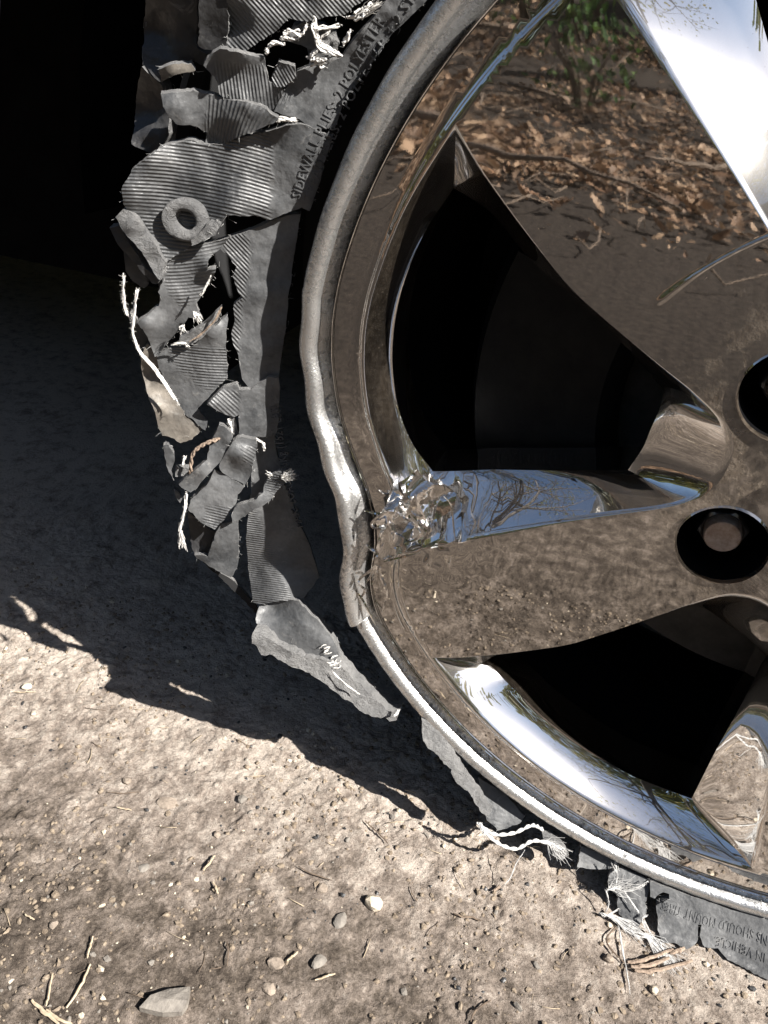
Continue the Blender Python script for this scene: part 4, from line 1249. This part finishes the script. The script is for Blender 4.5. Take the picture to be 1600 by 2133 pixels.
straw([(245, 1686), (262, 1690), (275, 1692)], .0007, 'pale splinter of straw in the dust')
straw([(30, 1446), (52, 1447), (76, 1446)], .0006, 'straw under the pale angular pebble')
straw([(226, 1656), (262, 1658), (292, 1655)], .0005, 'thin stalk below the sunken pebble', TWIG, name='stalk', cat='stalk')
straw([(760, 1715), (784, 1738), (808, 1762)], .0007, 'dark straight stick pointing at the rim', TWIG, name='stick', cat='stick')
straw([(944, 1906), (960, 1914), (982, 1914), (1002, 1922)], .0008, 'thin forked twig in open dirt below the rim', TWIG, name='stick', cat='stick')
straw([(1280, 1935), (1262, 1960), (1275, 1985), (1300, 2010)], .0008, 'bent dark twig under the frayed cords', TWIG, name='stick', cat='stick')
straw([(980, 2132), (990, 2110), (1020, 2092)], .0007, 'curved root fibre at the bottom edge', TWIG, name='root', cat='root')
straw([(620, 1810), (650, 1826), (690, 1842)], .0006, 'fine root crossing the rough dirt above the large pebble', TWIG, name='root', cat='root')
straw([(474, 1968), (476, 1992), (474, 2018)], .0006, 'upright grey stem in the middle of the soil', TWIG, name='stalk', cat='stalk')
straw([(1040, 1850), (1028, 1862)], .0012, 'wood splinter touching the shadow edge', BARKC, name='splinter', cat='splinter')
for k, (P, lab) in enumerate((([(1306, 2008), (1340, 2004), (1400, 1982)], 'upper wood splinter under the torn bottom sidewall'), ([(1312, 2018), (1350, 2016), (1392, 2000)], 'middle wood splinter under the torn bottom sidewall'),
                              ([(1320, 2028), (1360, 2026), (1440, 2006)], 'lower wood splinter under the torn bottom sidewall'), ([(1395, 1990), (1412, 1984), (1424, 1978)], 'stub of wood touching the torn bottom sidewall'))):
    straw(P, .0016, lab, BARKC, .002, 'wood_splinter', 'splinter')

# loose crumbs, uncountable
mb = MB()
ico = None
bm = bmesh.new(); bmesh.ops.create_icosphere(bm, subdivisions=1, radius=1.0)
IV = np.array([v.co[:] for v in bm.verts]); IF = [tuple(v.index for v in f.verts) for f in bm.faces]; bm.free()


def mesh_fast(name, V, F, mat, smooth=False):
    """many equal triangles at once"""
    me_ = bpy.data.meshes.new(name); me_.vertices.add(len(V)); me_.vertices.foreach_set('co', np.asarray(V, float).reshape(-1))
    F = np.asarray(F, np.int32); k = F.shape[1]
    me_.loops.add(F.size); me_.polygons.add(len(F)); me_.loops.foreach_set('vertex_index', F.reshape(-1))
    me_.polygons.foreach_set('loop_start', np.arange(0, F.size, k, dtype=np.int32)); me_.polygons.foreach_set('loop_total', np.full(len(F), k, np.int32))
    me_.polygons.foreach_set('use_smooth', np.full(len(F), smooth, bool))
    me_.update(calc_edges=True); me_.materials.append(mat)
    o = bpy.data.objects.new(name, me_); COL.objects.link(o)
    return o


def crumbs(name, n, smin, smax, mat, seed, box=(-0.64, 0.10, -0.26, 0.11)):
    rg = np.random.default_rng(seed)
    x = rg.uniform(box[0], box[1], n); y = rg.uniform(box[2], box[3], n)
    k = fbm(x, y, 16, 3, seed) + rg.uniform(-.18, .18, n) > 0.5
    x, y = x[k], y[k]; n = len(x)
    s_ = smin + (smax - smin) * rg.random(n) ** 4
    z = ground_h(x, y)
    D = IV[None] * (1 + rg.uniform(-.4, .25, (n, len(IV), 1))) * s_[:, None, None] * np.stack([rg.uniform(.8, 1.5, n), rg.uniform(.7, 1.2, n), rg.uniform(.45, .8, n)], 1)[:, None, :]
    a = rg.uniform(0, 6.28, n); ca, sa = np.cos(a)[:, None], np.sin(a)[:, None]
    D = np.stack([D[..., 0] * ca - D[..., 1] * sa, D[..., 0] * sa + D[..., 1] * ca, D[..., 2]], -1) + np.stack([x, y, z + s_ * .2], 1)[:, None, :]
    F = (np.array(IF)[None] + (np.arange(n) * len(IV))[:, None, None]).reshape(-1, 3)
    return mesh_fast(name, D.reshape(-1, 3), F, mat)


tag(crumbs('gravel', 17000, .0003, .0020, SOILSP, 3), 'crumbs of dried soil scattered over the dirt', 'gravel', kind='stuff')
tag(crumbs('rubber_crumbs', 900, .0004, .0018, RUBD, 12, (-0.5, 0.08, -0.10, 0.10)), 'black rubber crumbs scattered near the tyre', 'crumbs', kind='stuff')
tag(crumbs('grit', 800, .0006, .0021, STONEP, 4), 'pale grit scattered over the dirt', 'grit', kind='stuff')
tag(crumbs('soil_specks', 1400, .0006, .0024, SLATE, 6), 'dark specks of stone scattered over the dirt', 'grit', kind='stuff')
mb = MB()
for k in range(110):
    x, y = random.uniform(-.6, .1), random.uniform(-.25, .06)
    a = random.uniform(0, 6.28); L = random.uniform(.003, .014)
    P = []
    for t in (-.5, 0, .5):
        px_, py_ = x + math.cos(a) * L * t + random.uniform(-.0006, .0006), y + math.sin(a) * L * t
        P.append((px_, py_, gz(px_, py_) + .0008 + random.uniform(0, .001)))
    mb.tube(P, random.uniform(.0001, .0003), 4)
tag(mb.build('chaff', STRAW), 'fine chaff of straw strewn over the dirt', 'chaff', kind='stuff')
mb = MB()
for k in range(80):
    x, y = random.uniform(-.6, .1), random.uniform(-.25, .06)
    a = random.uniform(0, 6.28); L = random.uniform(.004, .016)
    P = []
    for t in (-.5, 0, .5):
        px_, py_ = x + math.cos(a) * L * t + random.uniform(-.001, .001), y + math.sin(a) * L * t
        P.append((px_, py_, gz(px_, py_) + .0006 + random.uniform(0, .001)))
    mb.tube(P, random.uniform(.0001, .0003), 4)
tag(mb.build('root_fibres', TWIG), 'dark root fibres strewn over the dirt', 'fibres', kind='stuff')

# ------------------------------------------------------------------ the wood in front of the car, seen mirrored in the chrome
OAK = [(0, 0), (.07, .05), (.05, .13), (.20, .20), (.14, .30), (.30, .38), (.20, .50), (.32, .60), (.18, .70), (.22, .82), (.08, .88), (0, 1)]
OAKP = np.array(OAK + [(-x, y) for x, y in OAK[-2:0:-1]])


rg = np.random.default_rng(5)
n = 120000
x = rg.uniform(-4.5, 2.2, n); y = -(1.65 + 7.0 * rg.random(n) ** 1.5) + rg.normal(0, .12, n)
d = fbm(x, y, 1.3, 3, 61)
k = rg.random(n) < np.where(y > -4, 1, .55) * (0.06 + 2.6 * np.clip(d - .44, 0, 1))
x, y = x[k][:26000], y[k][:26000]; n = len(x)
sz = .014 + .060 * rg.random(n) ** 2.2; curl = rg.uniform(-.6, 1.6, n)
P = np.vstack([OAKP, [[0, .5]]])
lx = P[None, :, 0] * sz[:, None] * rg.uniform(.75, 1.15, n)[:, None]; ly = (P[None, :, 1] - .5) * sz[:, None]
lz = curl[:, None] * sz[:, None] * ((P[None, :, 0] / .3) ** 2 * .12 + ((P[None, :, 1] - .5) / .5) ** 2 * .16)
tl, ro, yw = rg.normal(0, .38, n)[:, None], rg.normal(0, .38, n)[:, None], rg.uniform(0, 6.28, n)[:, None]
lx, lz = lx * np.cos(ro) + lz * np.sin(ro), -lx * np.sin(ro) + lz * np.cos(ro)
ly, lz = ly * np.cos(tl) - lz * np.sin(tl), ly * np.sin(tl) + lz * np.cos(tl)
lx, ly = lx * np.cos(yw) - ly * np.sin(yw), lx * np.sin(yw) + ly * np.cos(yw)
gzz = ground_h(x, y) + rg.uniform(.006, .04, n)
V = np.stack([lx + x[:, None], ly + y[:, None], lz + gzz[:, None]], -1)
m_ = P.shape[0]
F = np.array([(i_, (i_ + 1) % (m_ - 1), m_ - 1) for i_ in range(m_ - 1)])
F = (F[None] + (np.arange(n) * m_)[:, None, None]).reshape(-1, 3)
tag(mesh_fast('leaf_litter', V.reshape(-1, 3), F, LITTER), 'brown fallen oak leaves mirrored in the upper spoke', 'leaves', kind='stuff')
for (x, y, a, L, lab) in ((-.45, -1.9, .5, .7, 'bent bare branch lying nearest among the mirrored leaves'), (-1.0, -3.2, 1.2, 1.0, 'long grey branch lying across the mirrored leaves'),
                          (-.5, -4.2, -.5, 1.3, 'thick branch leaning below the mirrored shrubs'), (-.15, -2.5, 2.2, .5, 'short forked branch in the mirrored leaves near the glare')):
    P = []
    for t in np.linspace(-.5, .5, 7):
        qx, qy = x + math.cos(a) * L * t + random.gauss(0, .015), y + math.sin(a) * L * t + random.gauss(0, .015)
        P.append((qx, qy, gz(qx, qy) + .04 + random.uniform(0, .05)))
    mb = MB(); mb.tube(P, np.linspace(.011, .003, 7), 6)
    tag(mb.build('fallen_branch', TWIG, None, True, loc=np.array(P[3])), lab, 'branch', 'fallen branches in the leaf litter')


def shrub(x, y, r, h, n, mat, label, seed):
    rg = random.Random(seed)
    z0 = gz(x, y)
    t = thing('shrub', label, 'shrub', (x, y, z0), 'shrubs mirrored at the top of the spoke')
    mb = MB()
    for k in range(n):
        a = rg.uniform(0, 6.28); rr_ = r * rg.random() ** .5; zz = h * rg.random() ** .8
        rr_ *= math.sqrt(max(.05, 1 - (zz / h) ** 2))
        p = np.array([x + rr_ * math.cos(a), y + rr_ * math.sin(a), z0 + .05 + zz])
        s = rg.uniform(.03, .07)
        M_ = np.array(Matrix.Rotation(rg.uniform(0, 6.28), 3, 'Z') @ Matrix.Rotation(rg.gauss(.5, .5), 3, 'X'))
        q_ = np.array([(0, 0, 0), (s * .4, s * .5, .008), (0, s, 0), (-s * .4, s * .5, .008)]) @ M_.T + p
        mb.add(q_, [(0, 1, 2, 3)])
    mb.build('foliage', mat, t, False)
    mb = MB()
    for k in range(9):
        a = rg.uniform(0, 6.28)
        mb.tube([(x, y, z0 - .05), (x + .3 * r * math.cos(a), y + .3 * r * math.sin(a), z0 + h * .45), (x + .8 * r * math.cos(a), y + .8 * r * math.sin(a), z0 + h * .8)], [.012, .008, .003], 5)
    mb.build('stems', TWIG, t)


shrub(-2.9, -6.3, 1.0, .9, 2200, GREEN, 'low bright green shrub mirrored highest in the spoke', 1)
shrub(-1.2, -7.2, 1.2, 1.2, 2400, GREEN, 'wide leafy shrub mirrored beside the low bright one', 2)
shrub(-4.6, -7.6, 1.3, 1.5, 2400, GREEN, 'tall green shrub mirrored near the rim edge', 3)
shrub(0.9, -8.0, 1.2, 1.2, 2000, GREEN, 'darker green shrub farthest along the mirrored bank', 4)
shrub(-0.7, -3.9, .28, .4, 160, GREEN, 'small seedling plant among the mirrored leaves', 5)


def tree(x, y, h, seed, mat, label, leaves=900):
    rg = random.Random(seed); z0 = gz(x, y) - .1
    t = thing('tree', label, 'tree', (x, y, z0), 'trees mirrored in the chrome')
    wood = MB(); crown = MB(); tips = []

    def grow(p, d, L, r, lev):
        P = [p]; R = [r]; q_ = p.copy(); d = d.copy()
        nseg = 5
        for i in range(nseg):
            d = (d + Vector((rg.gauss(0, .10), rg.gauss(0, .10), rg.gauss(.03, .06)))).normalized()
            q_ = q_ + d * L / nseg; P.append(q_.copy()); R.append(r * (1 - .75 * (i + 1) / nseg) + .002)
        wood.tube(P, R, 7 if lev < 1 else 4)
        if lev >= 3: tips.extend(P[2:]); return
        nb = {0: 12, 1: 6, 2: 4}[lev]
        for k in range(nb):
            i = rg.randint(2 if lev == 0 else 1, nseg)
            a = rg.uniform(0, 6.28)
            side = d.orthogonal().normalized(); side.rotate(Matrix.Rotation(a, 3, d))
            nd = (d * rg.uniform(.3, .7) + side).normalized()
            grow(P[i], nd, L * rg.uniform(.34, .55), R[i] * .55 + .002, lev + 1)
    grow(Vector((x, y, z0)), Vector((rg.gauss(0, .05), rg.gauss(0, .05), 1)).normalized(), h, h * .018, 0)
    wood.build('trunk', BARK, t)
    for k in range(leaves):
        p = rg.choice(tips) + Vector((rg.gauss(0, .12), rg.gauss(0, .12), rg.gauss(0, .12))); s = rg.uniform(.06, .13)
        M_ = np.array(Matrix.Rotation(rg.uniform(0, 6.28), 3, 'Z') @ Matrix.Rotation(rg.gauss(0, .8), 3, 'X'))
        q_ = np.array([(0, 0, 0), (s * .4, s * .5, .01), (0, s, 0), (-s * .4, s * .5, .01)]) @ M_.T + np.array(p)
        crown.add(q_, [(0, 1, 2, 3)])
    crown.build('crown', mat, t, False)


tree(-3.0, -5.0, 9.5, 1, OLIVE, 'slim bare-branched tree nearest in the mirrored wood', 800)
tree(-6.5, -3.4, 11, 2, OLIVE, 'olive-leaved tree mirrored left of the slim one', 1500)
tree(1.2, -9.5, 12, 3, OLIVE, 'tall olive tree mirrored above the bank', 1700)
tree(3.6, -11.0, 11, 4, OLIVE, 'spreading tree mirrored in the lower barrel', 1600)
tree(1.0, -6.4, 9.5, 8, OLIVE, 'leafy olive tree overhanging in the mirrored sky', 2200)
tree(-9.5, -9, 13, 5, OLIVE, 'distant tall tree at the edge of the mirrored wood', 1300)

mb = MB()
for k in range(260):
    x, y = random.uniform(-2.6, 1.0), -random.uniform(1.3, 4.5); a = random.uniform(0, 6.28); L = random.uniform(.08, .35)
    mb.tube([(x + math.cos(a) * L * t + random.gauss(0, .01), y + math.sin(a) * L * t + random.gauss(0, .01), .02 + random.uniform(0, .05)) for t in (-.5, -.2, .1, .5)], [.003, .0025, .002, .001], 4)
tag(mb.build('twig_litter', TWIG), 'thin twigs strewn through the mirrored leaves', 'twigs', kind='stuff')
# woodland all round, one mass
rg = np.random.default_rng(9); n = 26000
a = rg.uniform(0, 2 * math.pi, n); R = rg.uniform(13, 21, n); hh = 6.4 + 1.2 * np.sin(a * 5 + 1) + .8 * np.sin(a * 11) + (R - 13) * .15
hh = hh - 4.2 * np.exp(-((np.degrees(a) - 214) / 22) ** 2)
z = hh * rg.random(n) ** .8
C0 = np.stack([R * np.cos(a), R * np.sin(a), z + .2], 1)
d1 = rg.normal(0, 1, (n, 3)); d1 /= np.linalg.norm(d1, axis=1)[:, None]
d2 = np.cross(d1, rg.normal(0, 1, (n, 3))); d2 /= np.linalg.norm(d2, axis=1)[:, None]
sz = rg.uniform(.18, .5, n)[:, None]
V = np.stack([C0 - d1 * sz, C0 + d2 * sz * .6, C0 + d1 * sz, C0 - d2 * sz * .6], 1)
F = np.arange(n * 4).reshape(-1, 4)
tag(mesh_fast('woodland', V.reshape(-1, 3), F, OLIVE), 'dense olive and green woodland mirrored along the horizon', 'woodland', kind='stuff')
